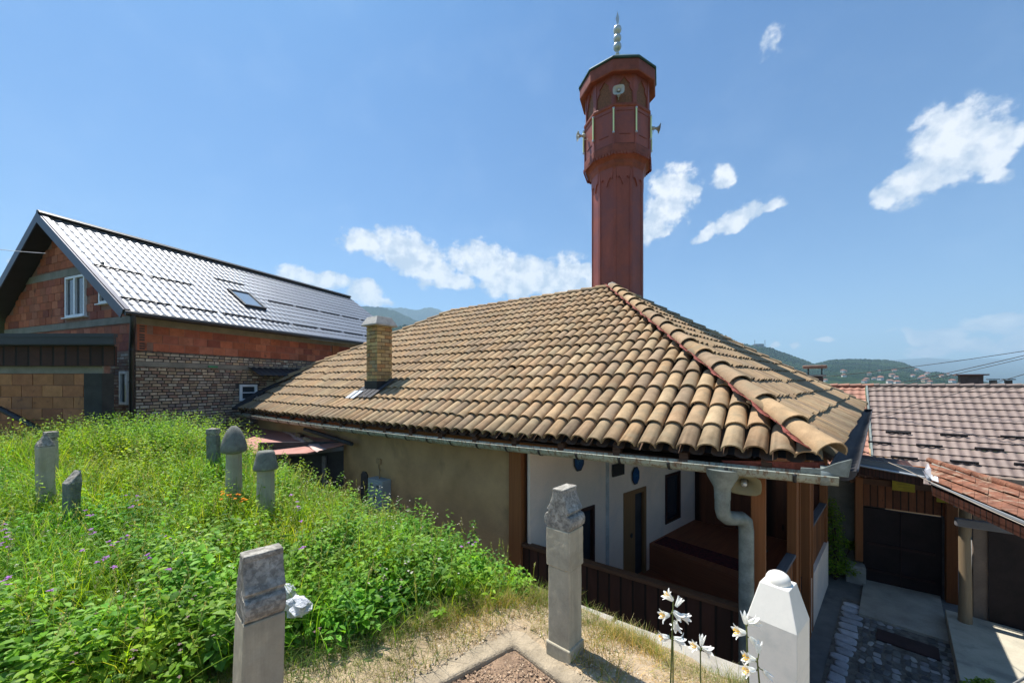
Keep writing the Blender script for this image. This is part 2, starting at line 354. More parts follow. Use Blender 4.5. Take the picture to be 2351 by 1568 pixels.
m_carpet = mat('dark_red_carpet', (.10, .018, .02), .98, var=.6, vscale=14, fine=60, bump=.5, stain=(.02, .02, .04), sscale=16, samt=.8)
m_yellow = mat('yellow_plate', (.36, .27, .02), .6, var=.15, vscale=8, bump=.05)
m_gatem = mat('dark_gate', (.022, .013, .012), .7, var=.4, vscale=3, bump=.2)
m_flashw = mat('bright_sheet_metal', (.50, .53, .56), .4, var=.06, bump=.03, metal=.5)
m_bag = mat('white_bag', (.62, .63, .66), .4, var=.15, vscale=16, fine=40, bump=.8, bdist=.02, stain=(.25, .27, .3), sscale=9, samt=.5)
m_cable = mat('cable', (.05, .045, .045), .6, var=.1, bump=0)
m_cablel = mat('pale_cable', (.34, .29, .24), .6, var=.1, bump=0)
m_soil = mat('grave_soil', (.30, .20, .13), 1., var=.35, vscale=6, fine=55, bump=1., bdist=.02, stain=(.13, .085, .055), sscale=4, samt=.6)
m_leaf = leafmat('weed_leaf', (1, 1, 1)); m_grass = leafmat('grass_blade', (1, 1, 1), .45, .5); m_petal = leafmat('petal', (1, 1, 1), .5, .3, (1, 1, 1))
m_dirt = mat('straw_strewn_earth', (.44, .35, .23), 1., var=.25, vscale=3, fine=40, bump=1., bdist=.02, stain=(.20, .15, .085), sscale=3.5, samt=.7)

def grp(): pass
# ------------------------------------------------------------------ key points of the mosque (metres from the camera)
C = np.array([3.21, 3.97, -.77]); B = np.array([11.43, 12.6, -.723]); A = np.array([3.13, 12.11, 2.96]); Rg = np.array([-2.47, 16.19, 2.96])
D = unit(np.array([-8.14, 12.23, 0])-np.array([3.21, 3.97, 0])); NB = np.array([-D[1], D[0], 0])*-1; NB = NB if NB[1] > 0 else -NB   # NB: into the building
LEN = 15.1
L = C+D*LEN; L[2] = -.86
K = np.array([2.98, 4.68, 0]); SE = np.array([.706, .708, 0]); SN = np.array([.708, -.706, 0])     # corner post, side direction, side outward normal
FA = np.array([.24, 6.68, 0]); FD = unit([.754, .656, 0]); FN = np.array([FD[1], -FD[0], 0])         # white facade line, outward normal
def P(base, z): return np.array([base[0], base[1], z])

# ------------------------------------------------------------------ setting
def gfun(X, Y):
    p = .5885*X+.8085*Y; q = -.8085*X+.5885*Y
    z = -2.3+.03*np.clip(q, 0, 14)
    z = z+.42*np.exp(-((X+8.3)**2+(Y-8.6)**2)/(2*2.3**2))
    z = z-.28*np.clip((p-3.0)/.9, 0, 1)*np.clip((4.5-q)/3., 0, 1)
    z = z+.03*np.sin(X*2.1)*np.cos(Y*1.7)
    u_ = (X-.05)*-.80+(Y-3.66)*-.60; v_ = (X-.05)*.66+(Y-3.66)*-.75
    z = z-.14*np.clip(u_/.15, 0, 1)*np.clip(v_/.15, 0, 1)-.03*np.clip((u_+.6)/.6, 0, 1)*np.clip((v_+.6)/.6, 0, 1)
    return z
def sstep(a, b, x): t = np.clip((x-a)/(b-a), 0, 1); return t*t*(3-2*t)
def grassness(X, Y): return sstep(-.15, .45, -.481*(X+1.78)+.877*(Y-2.96))
# graveyard terrace: grid in (p,q)
def pq(p, q): return .5885*p-.8085*q, .8085*p+.5885*q
ps = np.linspace(-7, 3.9, 110); qs = np.linspace(-6, 22, 200)
PP, QQ = np.meshgrid(ps, qs, indexing='ij'); X, Y = pq(PP, QQ); Zg = gfun(X, Y)
Zg = Zg+nr.randn(*Zg.shape)*.008
V = np.stack([X, Y, Zg], -1).reshape(-1, 3)
n1, n2 = X.shape; ii = np.arange(n1*n2).reshape(n1, n2)
Q = np.stack([ii[:-1, :-1], ii[:-1, 1:], ii[1:, 1:], ii[1:, :-1]], -1).reshape(-1, 4)[:, ::-1]
m_ground = mat('graveyard_earth', (.44, .335, .22), 1., var=.25, vscale=3, fine=45, bump=1., bdist=.02, attr=True, stain=(.18, .14, .08), sscale=3.5, samt=.6)
gr_ = grassness(X, Y).reshape(-1, 1)
colg = (1-gr_)*np.array([1., 1., 1.])+gr_*np.array([.25, .38, .22])
o = npmesh('graveyard_ground', V, Q, colg, m_ground, smooth=True); o['kind'] = 'structure'
b = MB(); a0 = np.array([*pq(3.9, -6), 0]); a1 = np.array([*pq(3.9, 22), 0])
b.prism([P(a0, -5), P(a1, -5), P(a1, -2.0+.03*10-.6), P(a0, -2.75)], np.array([.5885, .8085, 0])*.02)
o = b.build('retaining_wall', m_conc); tag(o, 'low rough retaining wall holding up the graveyard beside the mosque passage', 'wall')
# coping slab on its edge (broken pieces)
b = MB(); q = -6.
while q < 2.6:
    ln = rnd.uniform(.9, 1.5); o0 = np.array([*pq(3.80+rnd.uniform(-.02, .02), q+.015), -2.68+.012*max(q, 0)+rnd.uniform(-.008, .008)])
    b.box(o0, D*(ln-.03), np.array([.5885, .8085, 0])*.27, Z*.11); q += ln
o = b.build('kerb', m_conc, org=[*pq(3.8, 0), -2.68], bevel=.015); tag(o, 'pale broken stone kerb along the terrace edge above the passage', 'kerb')
# big ground sheet
m_far = mat('valley_ground', (.075, .10, .04), 1., var=.3, vscale=.01, fine=.3, bump=0)
b = MB()
def gridsheet(xs, ys, z):
    for i in range(len(xs)-1):
        for j in range(len(ys)-1):
            b.quad((xs[i], ys[j], z), (xs[i+1], ys[j], z), (xs[i+1], ys[j+1], z), (xs[i], ys[j+1], z))
gridsheet([-11900, -200, -20, 0, 20, 200, 11900], [-2400, 0, 20, 200, 8600], YARD-.12)
b.build('ground', m_far, kind='structure')
# yard (asphalt beside the mosque, cobbles, concrete slab)
def yp(t, p2, z): return K+SE*t+SN*(p2+1.19)+Z*z     # t along the side wall, p2 across (wall at -1.19)
b = MB(); b.quad(yp(-14, -14, YARD), yp(-14, 6, YARD), yp(14, 6, YARD), yp(14, -14, YARD)); b.build('yard_asphalt', m_asph, kind='structure')
# bedding under cobbles
b = MB(); b.quad(yp(-4, -.84, YARD+.006), yp(-4, .72, YARD+.006), yp(5.6, .72, YARD+.006), yp(5.6, -.84, YARD+.006))
b.build('cobble_bed', mat('cobble_joint_earth', (.17, .155, .13), 1., var=.4, vscale=8, bump=1., bdist=.02), kind='structure')
def cobbles():
    V = []; Q = []; Cc = []; n = 9
    def stone(cx, cy, rx, ry, h, c, rot):
        k = len(V); jj = [rnd.uniform(.74, 1.10) for _ in range(n)]
        for ring, (s, hh) in enumerate([(1., -.02), (.96, h*.8), (.75, h)]):
            for i in range(n):
                t = 2*math.pi*i/n; ct, st_ = math.cos(t), math.sin(t); x = math.copysign(abs(ct)**.55, ct)*rx*s*jj[i]*.92; y = math.copysign(abs(st_)**.55, st_)*ry*s*jj[i]*.92
                x, y = x*math.cos(rot)-y*math.sin(rot), x*math.sin(rot)+y*math.cos(rot)
                V.append(yp(cx+x, cy+y, YARD+.006+hh+rnd.uniform(-.003, .003))); Cc.append(c)
        V.append(yp(cx, cy, YARD+.006+h*1.02)); Cc.append(c)
        for r_ in range(2):
            for i in range(n): i2 = (i+1) % n; Q.append((k+r_*n+i, k+r_*n+i2, k+(r_+1)*n+i2, k+(r_+1)*n+i))
        for i in range(0, n): Q.append((k+2*n+i, k+2*n+(i+1) % n, k+3*n, k+3*n))
    t = -3.8
    while t < 5.3:                                   # pale large stones of the gutter strip
        ln = rnd.uniform(.16, .30); g = rnd.uniform(.32, .55); stone(t+ln/2, -.66+rnd.uniform(-.03, .03), ln*.52, rnd.uniform(.13, .21), .022, (g, g*1.0, g*1.04), 0); t += ln*rnd.uniform(.98, 1.06)
    y = -.42
    while y < .70:
        t = -3.8+rnd.uniform(0, .1); wd = rnd.uniform(.09, .13)
        while t < 5.5:
            ln = rnd.uniform(.09, .22); g = rnd.choice([.09, .12, .15, .19, .27, .38])*rnd.uniform(.8, 1.2)
            if not (3.9 < t < 4.9 and -.1 < y < .35): stone(t+ln/2, y+rnd.uniform(-.02, .02), ln*.5, wd*.50, rnd.uniform(.003, .013), (g, g*.98, g*rnd.uniform(.85, 1.0)), rnd.uniform(-.3, .3))
            t += ln
        y += wd
    Q2 = [q for q in Q]
    return np.array(V), Q2, np.array(Cc)
Vc, Qc, Cc = cobbles()
me = MB(); 
for q in Qc:
    pass
tri = [q for q in Qc if q[2] == q[3]]; quad = [q for q in Qc if q[2] != q[3]]
meb = bpy.data.meshes.new('cobble_paving'); meb.from_pydata((Vc).tolist(), [], [tuple(q) for q in quad]+[tuple(q[:3]) for q in tri])
ca = meb.color_attributes.new('col', 'FLOAT_COLOR', 'POINT'); c4 = np.ones((len(Vc), 4), np.float32); c4[:, :3] = Cc; ca.data.foreach_set('color', c4.ravel())
meb.polygons.foreach_set('use_smooth', [True]*len(meb.polygons)); meb.materials.append(m_cobble)
o = bpy.data.objects.new('cobble_paving', meb); COL.objects.link(o); o['kind'] = 'structure'
o = MB().cbox(yp(4.4, .12, YARD+.02), SE, SN, Z, .42, .78, .03).build('metal_grate', mat('rusty_plate', (.05, .03, .028), .8, bump=.3), bevel=.004, org=yp(4.4, .12, YARD)); tag(o, 'dark rusty iron plate set in the cobbles before the gate', 'grate')
# concrete slab to the right with a kerb step
b = MB(); b.prism([yp(-6, .78, YARD), yp(3.35, .78, YARD), yp(3.35, 7, YARD), yp(-6, 7, YARD)], Z*.15); b.build('concrete_slab', m_concy, kind='structure', bevel=.01)
b = MB(); b.prism([yp(3.37, .66, YARD), yp(5.9, .66, YARD), yp(5.9, 7, YARD), yp(3.37, 7, YARD)], Z*.24)
b.build('raised_terrace', m_concy, kind='structure', bevel=.01)
b = MB(); b.prism([yp(4.95, -.55, YARD), yp(4.95, .655, YARD), yp(7.5, .655, YARD), yp(7.5, -.55, YARD)], Z*.055); b.build('gate_apron', mat('pale_apron_concrete', (.36, .33, .27), .9, var=.2, vscale=3, bump=.5), kind='structure')
b = MB(); b.prism([yp(-6, .72, YARD), yp(3.35, .72, YARD), yp(3.35, .775, YARD), yp(-6, .775, YARD)], Z*.03); b.build('drain_channel', m_tar, kind='structure')

# ------------------------------------------------------------------ masonry generator
def wallblocks(name, O, U, Nn, w_, h_, bw, bh, joint, pal, m_unit, parent, m_back=None, jit=.01, depth=.03, skip=None, top=None, rough=.0, wjit=.0, seed=1, label=None):
    """courses of single units standing proud of a mortar sheet; O lower corner, U along, Nn outward"""
    rr = random.Random(seed); b = MB(); z = 0; row = 0; O = np.array(O, float)
    while z < h_-.01:
        hh = bh*(1+rr.uniform(-1, 1)*rough); hh = min(hh, h_-z)
        x = -bw*(.5 if row % 2 else 0)*rr.uniform(.8, 1.) 
        while x < w_:
            ww = bw*(1+rr.uniform(-1, 1)*wjit); x0 = max(x, 0); x1 = min(x+ww-joint, w_)
            if x1-x0 > joint*2 and not (skip and skip((x0+x1)/2, z+hh/2)) and not (top and z+hh > top((x0+x1)/2)):
                c = rr.choice(pal); g = rr.uniform(.82, 1.18); c = tuple(k*g for k in c)
                dz = rr.uniform(-1, 1)*jit; dd = depth+rr.uniform(-1, 1)*jit
                h2 = hh-joint
                p = [O+U*x0+Z*(z+rr.uniform(0, 1)*jit*.6), O+U*x1+Z*(z+rr.uniform(0, 1)*jit*.6), O+U*(x1-rr.uniform(0, jit))+Z*(z+h2-rr.uniform(0, 1)*jit*.6), O+U*(x0+rr.uniform(0, jit))+Z*(z+h2-rr.uniform(0, 1)*jit*.6)]
                b.prism([q-Nn*.02 for q in p], Nn*(dd+.02), col=c)
            x += ww
        z += hh; row += 1
    return b.build(name, m_unit, parent, label=label)
PAL_OLD = [(.44, .32, .22), (.50, .39, .28), (.36, .25, .18), (.32, .20, .15), (.50, .43, .34), (.42, .35, .28), (.27, .21, .18), (.46, .34, .22)]
PAL_RED = [(.42, .135, .075), (.38, .12, .07), (.46, .16, .09), (.36, .12, .08), (.40, .15, .095), (.28, .09, .065)]
PAL_OR = [(.42, .19, .09), (.44, .205, .095), (.39, .17, .085), (.31, .13, .07), (.42, .185, .085), (.36, .17, .09)]
PAL_CH = [(.50, .36, .17), (.46, .31, .13), (.42, .28, .12), (.50, .35, .16), (.38, .27, .14), (.42, .24, .11), (.34, .26, .15)]

# ------------------------------------------------------------------ mosque
mosque = thing('mosque', 'low mosque building with tan barrel-tiled hip roof and open timber porch', 'mosque', P(K, YARD))
# barrel tile generator on a roof face
PAL_T = np.array([(0.353, 0.239, 0.135), (0.361, 0.252, 0.144), (0.323, 0.222, 0.131), (0.31, 0.217, 0.135), (0.344, 0.226, 0.131), (0.37, 0.27, 0.162), (0.292, 0.209, 0.135), (0.353, 0.231, 0.126)])
class Face:
    def __init__(s, E0, E1, T0, T1, sag=0., lb=None):
        s.E0 = E0; s.D = unit([E1[0]-E0[0], E1[1]-E0[1], 0]); s.len = np.linalg.norm((E1-E0)[:2]); nb = np.array([-s.D[1], s.D[0], 0])
        if (T0-E0)@nb < 0: nb = -nb
        s.nb = nb; s.run = (T0-E0)@nb; s.z0, s.z1 = E0[2], E1[2]; s.zt = T0[2]; s.sag = sag
        s.x0 = (T0-E0)@s.D; s.x1 = (T1-E0)@s.D; s.S = math.hypot(s.run, s.zt-(s.z0+s.z1)/2)
        s.th = math.atan2(s.zt-(s.z0+s.z1)/2, s.run); s.N = -nb*math.sin(s.th)+Z*math.cos(s.th); s.lb = lb
        s.left = 1 if np.cross(s.D, nb)[2] > 0 else -1
    def pt(s, x, sl, h):
        x, sl, h = np.broadcast_arrays(np.asarray(x, float), np.asarray(sl, float), np.asarray(h, float))
        k = sl/s.S; y = k*s.run; ze = s.z0+(s.z1-s.z0)*x/s.len
        z = ze+(s.zt-ze)*k-s.sag*np.sin(np.pi*np.clip(x/s.len, 0, 1))*(1-np.clip(k, 0, 1))
        return s.E0[:2].tolist() and np.stack([s.E0[0]+s.D[0]*x+s.nb[0]*y+s.N[0]*h, s.E0[1]+s.D[1]*x+s.nb[1]*y+s.N[1]*h, z+s.N[2]*h], -1)
    def bounds(s, k):
        lo = s.x0*k; hi = s.len+(s.x1-s.len)*k
        if s.lb: hi = np.interp(k, s.lb[0], s.lb[1])
        return lo, hi
def tiles(face, name, parent, sp=.238, ex=.47, seed=3):
    r = np.random.RandomState(seed); na = 11
    t = np.linspace(0, math.pi, na); ca_, sa_ = np.cos(t), np.sin(t)
    Vs = []; Qs = []; Cs = []; base = 0
    ncol = int(face.len/sp); sp = face.len/ncol; nrow = int(math.ceil(face.S/ex))
    for j in range(nrow-1, -1, -1):
        for i in range(ncol):
            x = (i+.5)*sp; s0 = j*ex-.05+r.uniform(-.016, .016)+.014*math.sin(i*.7+j)-(r.uniform(.04, .10) if (r.rand() < .035 and j > 0) else 0)
            k = min(max((s0+ex*.5)/face.S, 0), 1); lo, hi = face.bounds(k)
            if x < lo-.01 or x > hi+.01: continue
            ln = ex+.07; s1 = min(s0+ln, face.S+.03)
            jx = r.uniform(-.009, .009); tw = r.uniform(-.011, .011); w0 = .121*r.uniform(.98, 1.02); w1 = .098
            h0, h1 = .100, .082; lift0 = .034+r.uniform(-.004, .006); lift1 = .004
            rows = []
            for (s_, w_, h_, lf, jj) in ((s0, w0, h0, lift0, jx+tw), (s1, w1, h1, lift1, jx-tw)):
                rows.append(face.pt(x+jj+ca_*w_, s_, lf-.012+sa_*h_))
            th = .018
            rows.append(face.pt(x+jx+tw+ca_*(w0-th), s0, lift0-.012+sa_*(h0-th)))
            rows.append(face.pt(x+jx+ca_*(w0-th)*.92, s0+.2, lift0-.02+sa_*(h0-th)*.9))
            rows += [rows[0].copy(), rows[2].copy()]
            vs = np.concatenate(rows); a = np.arange(na-1)
            q1 = np.stack([a, a+1, na+a+1, na+a], -1); q2 = np.stack([4*na+a, 5*na+a, 5*na+a+1, 4*na+a+1], -1); q3 = np.stack([2*na+a, 3*na+a, 3*na+a+1, 2*na+a+1], -1)
            Qs.append(np.concatenate([q1, q2, q3])+base); Vs.append(vs); base += len(vs)
            c = PAL_T[r.randint(len(PAL_T))]*r.uniform(.88, 1.12)*(r.uniform(.55, .8) if r.rand() < .04 else 1.); cc_t = np.tile(c, (len(vs), 1))
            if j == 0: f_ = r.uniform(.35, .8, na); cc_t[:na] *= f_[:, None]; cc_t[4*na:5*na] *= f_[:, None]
            Cs.append(cc_t)
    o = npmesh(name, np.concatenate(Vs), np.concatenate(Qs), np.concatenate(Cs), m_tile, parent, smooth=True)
    return o
def channels(face, name, parent, sp=.238):
    b = MB(); ncol = int(face.len/sp); sp = face.len/ncol; t = np.linspace(0, math.pi, 6)
    for i in range(ncol+1):
        x = i*sp
        ks = [k for k in np.linspace(0, 1, 41) if face.bounds(k)[0]-.02 <= x <= face.bounds(k)[1]+.02]
        if not ks: continue
        k0, k1 = min(ks), max(ks); s0 = k0*face.S-(.06 if k0 == 0 else 0); s1 = k1*face.S
        if s1-s0 < .1: continue
        A_ = [face.pt(x+math.cos(q)*.085, s0, .010-math.sin(q)*.05) for q in t]; B_ = [face.pt(x+math.cos(q)*.085, s1, .010-math.sin(q)*.05) for q in t]
        b.add(A_+B_, [(q, q+6, q+7, q+1) for q in range(5)], True, col=(1, 1, 1))
    return b.build(name, m_tiledark, parent)
def capline(p0, p1, name, parent, n, r0=.115, r1=.085, lift=.04, ln=None, seed=5):
    """overlapping barrel caps laid from p0 (low) to p1 (high)"""
    rr = random.Random(seed); p0 = np.array(p0); p1 = np.array(p1); d = unit(p1-p0); T = np.linalg.norm(p1-p0); st = T/n
    side = unit(np.cross(d, Z)); up = np.cross(side, d); b = MB(); na = 11; t = np.linspace(-.12, math.pi+.12, na)
    for i in range(n):
        a = p0+d*(st*i-.03)+side*rr.uniform(-.008, .008); e = p0+d*(st*(i+1)+.05)+side*rr.uniform(-.008, .008)
        c = tuple(PAL_T[rr.randrange(len(PAL_T))]*rr.uniform(.9, 1.12)); th = .017
        def ring(p, r, l): return [p+side*math.cos(q)*r+up*(math.sin(q)*r*.85+l) for q in t]
        R0 = ring(a, r0, lift+.02); R1 = ring(e, r1, lift-.012); R2 = ring(a, r0-th, lift+.02); R3 = ring(a+d*.2, r1-th, lift+.01)
        fs = []
        for k in range(na-1): fs += [(k, na+k, na+k+1, k+1), (4*na+k, 4*na+k+1, 5*na+k+1, 5*na+k), (2*na+k, 2*na+k+1, 3*na+k+1, 3*na+k)]
        b.add(R0+R1+R2+R3+R0+R2, fs, True, c)
    return b.build(name, m_tile, parent)
front = Face(C, L, A, Rg, sag=.085, lb=([0, .107, .234, .396, .551, .724, 1.], [15.1, 15.78, 15.82, 15.4, 14.41, 13.44, 11.78]))
sidef = Face(C, B, A, A, sag=.02)
M_ = L+SE*7.0; M_[2] = -.8
# roof deck under the tiles
b = MB()
for (fc, nn) in ((front, 24), (sidef, 8)):
    ks = np.linspace(0, 1, 9)
    for k0, k1 in zip(ks[:-1], ks[1:]):
        l0, h0 = fc.bounds(k0); l1, h1 = fc.bounds(k1); n_ = nn
        r0 = [fc.pt(l0+(h0-l0)*q/n_, k0*fc.S, -.045) for q in range(n_+1)]; r1 = [fc.pt(l1+(h1-l1)*q/n_, k1*fc.S, -.045) for q in range(n_+1)]
        for q in range(n_): b.quad(r0[q], r0[q+1], r1[q+1], r1[q])
dn = Z*-.04
b.add([B+dn, M_+dn, Rg+dn, A+dn], [(0, 1, 2, 3)]); b.add([Rg+dn, M_+dn, L+dn], [(0, 1, 2)])
b.build('roof_deck', m_tar, mosque)
roof_f = tiles(front, 'tile_roof', mosque, seed=3); channels(front, 'channel_tiles', mosque)
tiles(sidef, 'tile_roof', mosque, seed=4); channels(sidef, 'channel_tiles', mosque)
capline(front.pt(0, -.03, .0)+np.array([.05, .03, .03]), A+Z*.03, 'hip_tiles', mosque, 16, .160, .125, .035)
capline(Rg+Z*.0, A+Z*.02, 'ridge_tiles', mosque, 14, .13, .11, .01, seed=6)
capline(B+Z*.0, A+Z*.02, 'hip_tiles', mosque, 20, .13, .10, .02, seed=8)
prev = front.pt(15.1, .12*front.S, 0)
b_pts = [front.pt(x, k*front.S, .02) for k, x in ((.22, 15.82), (.396, 15.4), (.551, 14.41), (.724, 13.44), (1., 11.78))]
for a_, e_ in zip(b_pts[:-1], b_pts[1:]): capline(a_, e_, 'hip_tiles', mosque, max(2, int(np.linalg.norm(e_-a_)/.45)), .13, .10, .02, seed=9)
# ball on the apex joint (mortar)
MB().lathe([(.02, .16), (.11, .12), (.14, .02), (.13, -.1)][::-1], A+Z*.03, 12).build('apex_mortar', m_conc, mosque)
# red flashing along the front of the near hip: wavy strip
b = MB(); n_ = 150; dh = unit(A-C); sd = -unit(np.cross(dh, Z)); sd = sd if sd@D > 0 else -sd
Cc0 = front.pt(0, 0, 0)
r0 = []; r1 = []
for i in range(n_+1):
    k = i/n_; p = Cc0+(A-Cc0)*k; wv = .010*math.sin(i*1.9)+.03*math.sin(k*16*2*math.pi)
    r0.append(p+sd*(.12)+Z*(.07+.006*math.sin(i*2.1))); r1.append(p+sd*(.255+wv)+Z*(.150+.006*math.sin(i*2.9)))
for i in range(n_): b.add([r0[i], r0[i+1], r1[i+1], r1[i]], [(0, 3, 2, 1)], True)
o = b.build('hip_flashing', m_redflash, mosque); sm = o.modifiers.new('solid', 'SOLIDIFY'); sm.thickness = .006
b = MB(); pt0 = front.pt(.35, -.03, -.06); pt1 = front.pt(0, -.04, .02); pt2 = front.pt(.05, -.03, -.16)
b.prism([front.pt(.95, -.02, -.13), front.pt(.0, -.05, -.02), front.pt(.0, -.05, -.17), front.pt(.9, -.02, -.19)], front.D*0+front.nb*.02)
b.build('eave_flashing', m_redflash, mosque)
# dark felted strip at the far left end of the roof
b = MB(); pp = [front.pt(15.02, -.05, .03), front.pt(15.7, .107*front.S, .03), front.pt(15.75, .24*front.S, .03)]
q_ = [pp[0]+D*.75+Z*.0, pp[1]+D*.35+Z*.05, pp[2]+D*.05+Z*.03]
b.add(pp+q_, [(0, 1, 4, 3), (1, 2, 5, 4)]); o = b.build('bitumen_strip', m_tar, mosque); sm = o.modifiers.new('solid', 'SOLIDIFY'); sm.thickness = .04
# eave timber: rafters and wall plate
b = MB(); x = .5
while x < 15.2:
    p = front.pt(x, -.02, -.06); q = front.pt(x, 1.3, -.06); dd = unit(q-p); b.box(p-front.D*.05, front.D*.10, dd*1.35, -Z*.12); x += .86
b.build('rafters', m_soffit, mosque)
b = MB(); pe = front.pt(.0, .05, 0)
b.box(P(K, -1.15)+D*.0-NB*.07, D*13.4, NB*.14, Z*.20); b.build('wall_plate', m_wpost, mosque)
b = MB(); b.box(P(K, -1.15)+SN*.07, SE*6.1, -SN*.14, Z*.22); b.build('wall_plate', m_wpost, mosque)
b = MB()
b.prism([P(C, -.98)+D*.3+NB*.12, P(C, -.98)+D*14.5+NB*.12, P(C, -.98)+D*14.5+NB*.8, P(K, -.96)], Z*.02)
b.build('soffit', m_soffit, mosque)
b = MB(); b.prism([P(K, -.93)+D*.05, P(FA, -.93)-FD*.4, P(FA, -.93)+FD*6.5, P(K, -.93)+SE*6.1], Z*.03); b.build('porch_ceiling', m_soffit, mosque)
# gutter
def gutter(p0, p1, name, r=.078, sagf=None, bracket=.62, n=30, mg=None):
    p0 = np.array(p0); p1 = np.array(p1); d = unit(p1-p0); T = np.linalg.norm(p1-p0); side = unit(np.cross(d, Z)); b = MB(); na = 11
    t = np.linspace(math.pi, 2*math.pi, na)
    for rr_, flip in ((r, 0), (r-.006, 1)):
        rows = []
        for i in range(n+1):
            c = p0+d*T*i/n+Z*(sagf(i/n) if sagf else 0)
            rows.append([c+side*math.cos(q)*rr_+Z*math.sin(q)*rr_ for q in t])
        vs = [v for rw in rows for v in rw]; fs = []
        for i in range(n):
            for k in range(na-1):
                f = (i*na+k, i*na+k+1, (i+1)*na+k+1, (i+1)*na+k); fs.append(f if flip else f[::-1])
        b.add(vs, fs, True)
    lip = [p0+d*T*i/n+Z*(sagf(i/n) if sagf else 0) for i in range(n+1)]
    for s_ in (-1, 1): b.tube([l+side*s_*r for l in lip], .009, 6)
    for e in (0, 1):
        c = lip[0] if e == 0 else lip[-1]; b.add([c]+[c+side*math.cos(q)*r+Z*math.sin(q)*r for q in t], [tuple([0]+list(range(1, na+1)))])
    g = b.build(name, mg or m_zinc, mosque)
    k = .35
    while k < T-.2:
        c = p0+d*k+Z*(sagf(k/T) if sagf else 0); bb = MB(); rg = r+.004
        ring = [[c+d*e+side*math.cos(q)*rg+Z*math.sin(q)*rg for q in t] for e in (-.017, .017)]
        bb.add(ring[0]+ring[1], [(i, i+1, na+i+1, na+i) for i in range(na-1)], True)
        ba = bb.build('gutter_bracket', m_black, g); sm = ba.modifiers.new('solid', 'SOLIDIFY'); sm.thickness = .006
        k += bracket
    return g
gl = lambda t: -.085*math.sin(math.pi*t)
GZ = -.155
gp0 = P(C, C[2]+GZ)-NB*.08-D*.10; gp1 = P(L, L[2]+GZ+.02)-NB*.07+D*.25
gutter(gp0, gp1, 'front_gutter', .10, gl)
sp0 = P(C, C[2]-.10)-sidef.nb*.14+sidef.D*.0; sp1 = P(B, B[2]-.12)+sidef.D*0-sidef.nb*.12
gutter(sp0, sp1, 'side_gutter', .11, None, mg=m_tar)
# corner plate of folded sheet metal
b = MB(); cz = C[2]
poly = [gp0+D*.30+Z*.01-NB*.08, gp0+Z*.01-NB*.08-D*.06, gp0+Z*.19-NB*.08-D*.09, gp0+Z*.14-NB*.08+D*.02, gp0+Z*.07-NB*.08+D*.13, gp0+Z*.06-NB*.08+D*.30]
b.prism(poly, NB*.012); b.prism([gp0+Z*.01-NB*.08-D*.06, gp0+Z*.19-NB*.08-D*.09, gp0+Z*.15+NB*.07-D*.10, gp0+Z*.0+NB*.07-D*.06], -D*.01)
b.build('corner_plate', m_zincp, mosque, bevel=.004)
MB().lathe([(.102, -.14), (.10, -.08), (.075, -.02), (.0, 0.0)][::1], gp0-Z*.01, 16, axis=-D).build('gutter_end', m_zincp, mosque)
# outlet and downpipe
gx = np.interp(0, [0], [0]); tpos = 1.02
oc = gp0+D*tpos+Z*gl(.1)
b = MB(); b.lathe([(.085, -.38), (.086, -.31), (.09, -.25), (.16, -.12), (.185, -.03)], oc, 20); o = b.build('gutter_outlet', m_zincp, mosque)
b = MB(); wall_pt = P(K, 0)+D*.11-NB*.17
pp = [oc-Z*.30, oc-Z*.50, oc-Z*.57+(P(wall_pt, oc[2])-oc)*.06, oc-Z*.61+(P(wall_pt, oc[2])-oc)*.20, oc-Z*.65+(P(wall_pt, oc[2])-oc)*.80, oc-Z*.69+(P(wall_pt, oc[2])-oc)*.95, P(wall_pt, oc[2]-.80), P(wall_pt, oc[2]-1.5), P(wall_pt, YARD+.1)]
b.tube(pp, .080, 16); 
for zz in (-1.42, -2.9): b.tube([P(wall_pt, oc[2]+zz+.02), P(wall_pt, oc[2]+zz-.03)], .083, 16)
b.tube([oc-Z*.345, oc-Z*.37], .083, 16)
b.build('downpipe', m_zincp, mosque)
# body walls
LQ = 3.66                                             # porch opening length
wl0 = P(K, YARD)+D*(LQ+.16); 
b = MB(); Wd = 14.2-LQ
b.prism([wl0, wl0+D*Wd, wl0+D*Wd+NB*8.5, np.array([8.9, 12.0, YARD]), P(K, YARD)+SE*6.05-SN*.2, P(FA, YARD)+FD*6.45, P(FA, YARD)+FD*.02-NB*.0+D*.18], Z*(-.96-YARD)); b.build('wall', m_plaster, mosque)
def fa(t, z, off=0.): return P(FA, z)+FD*t+FN*off
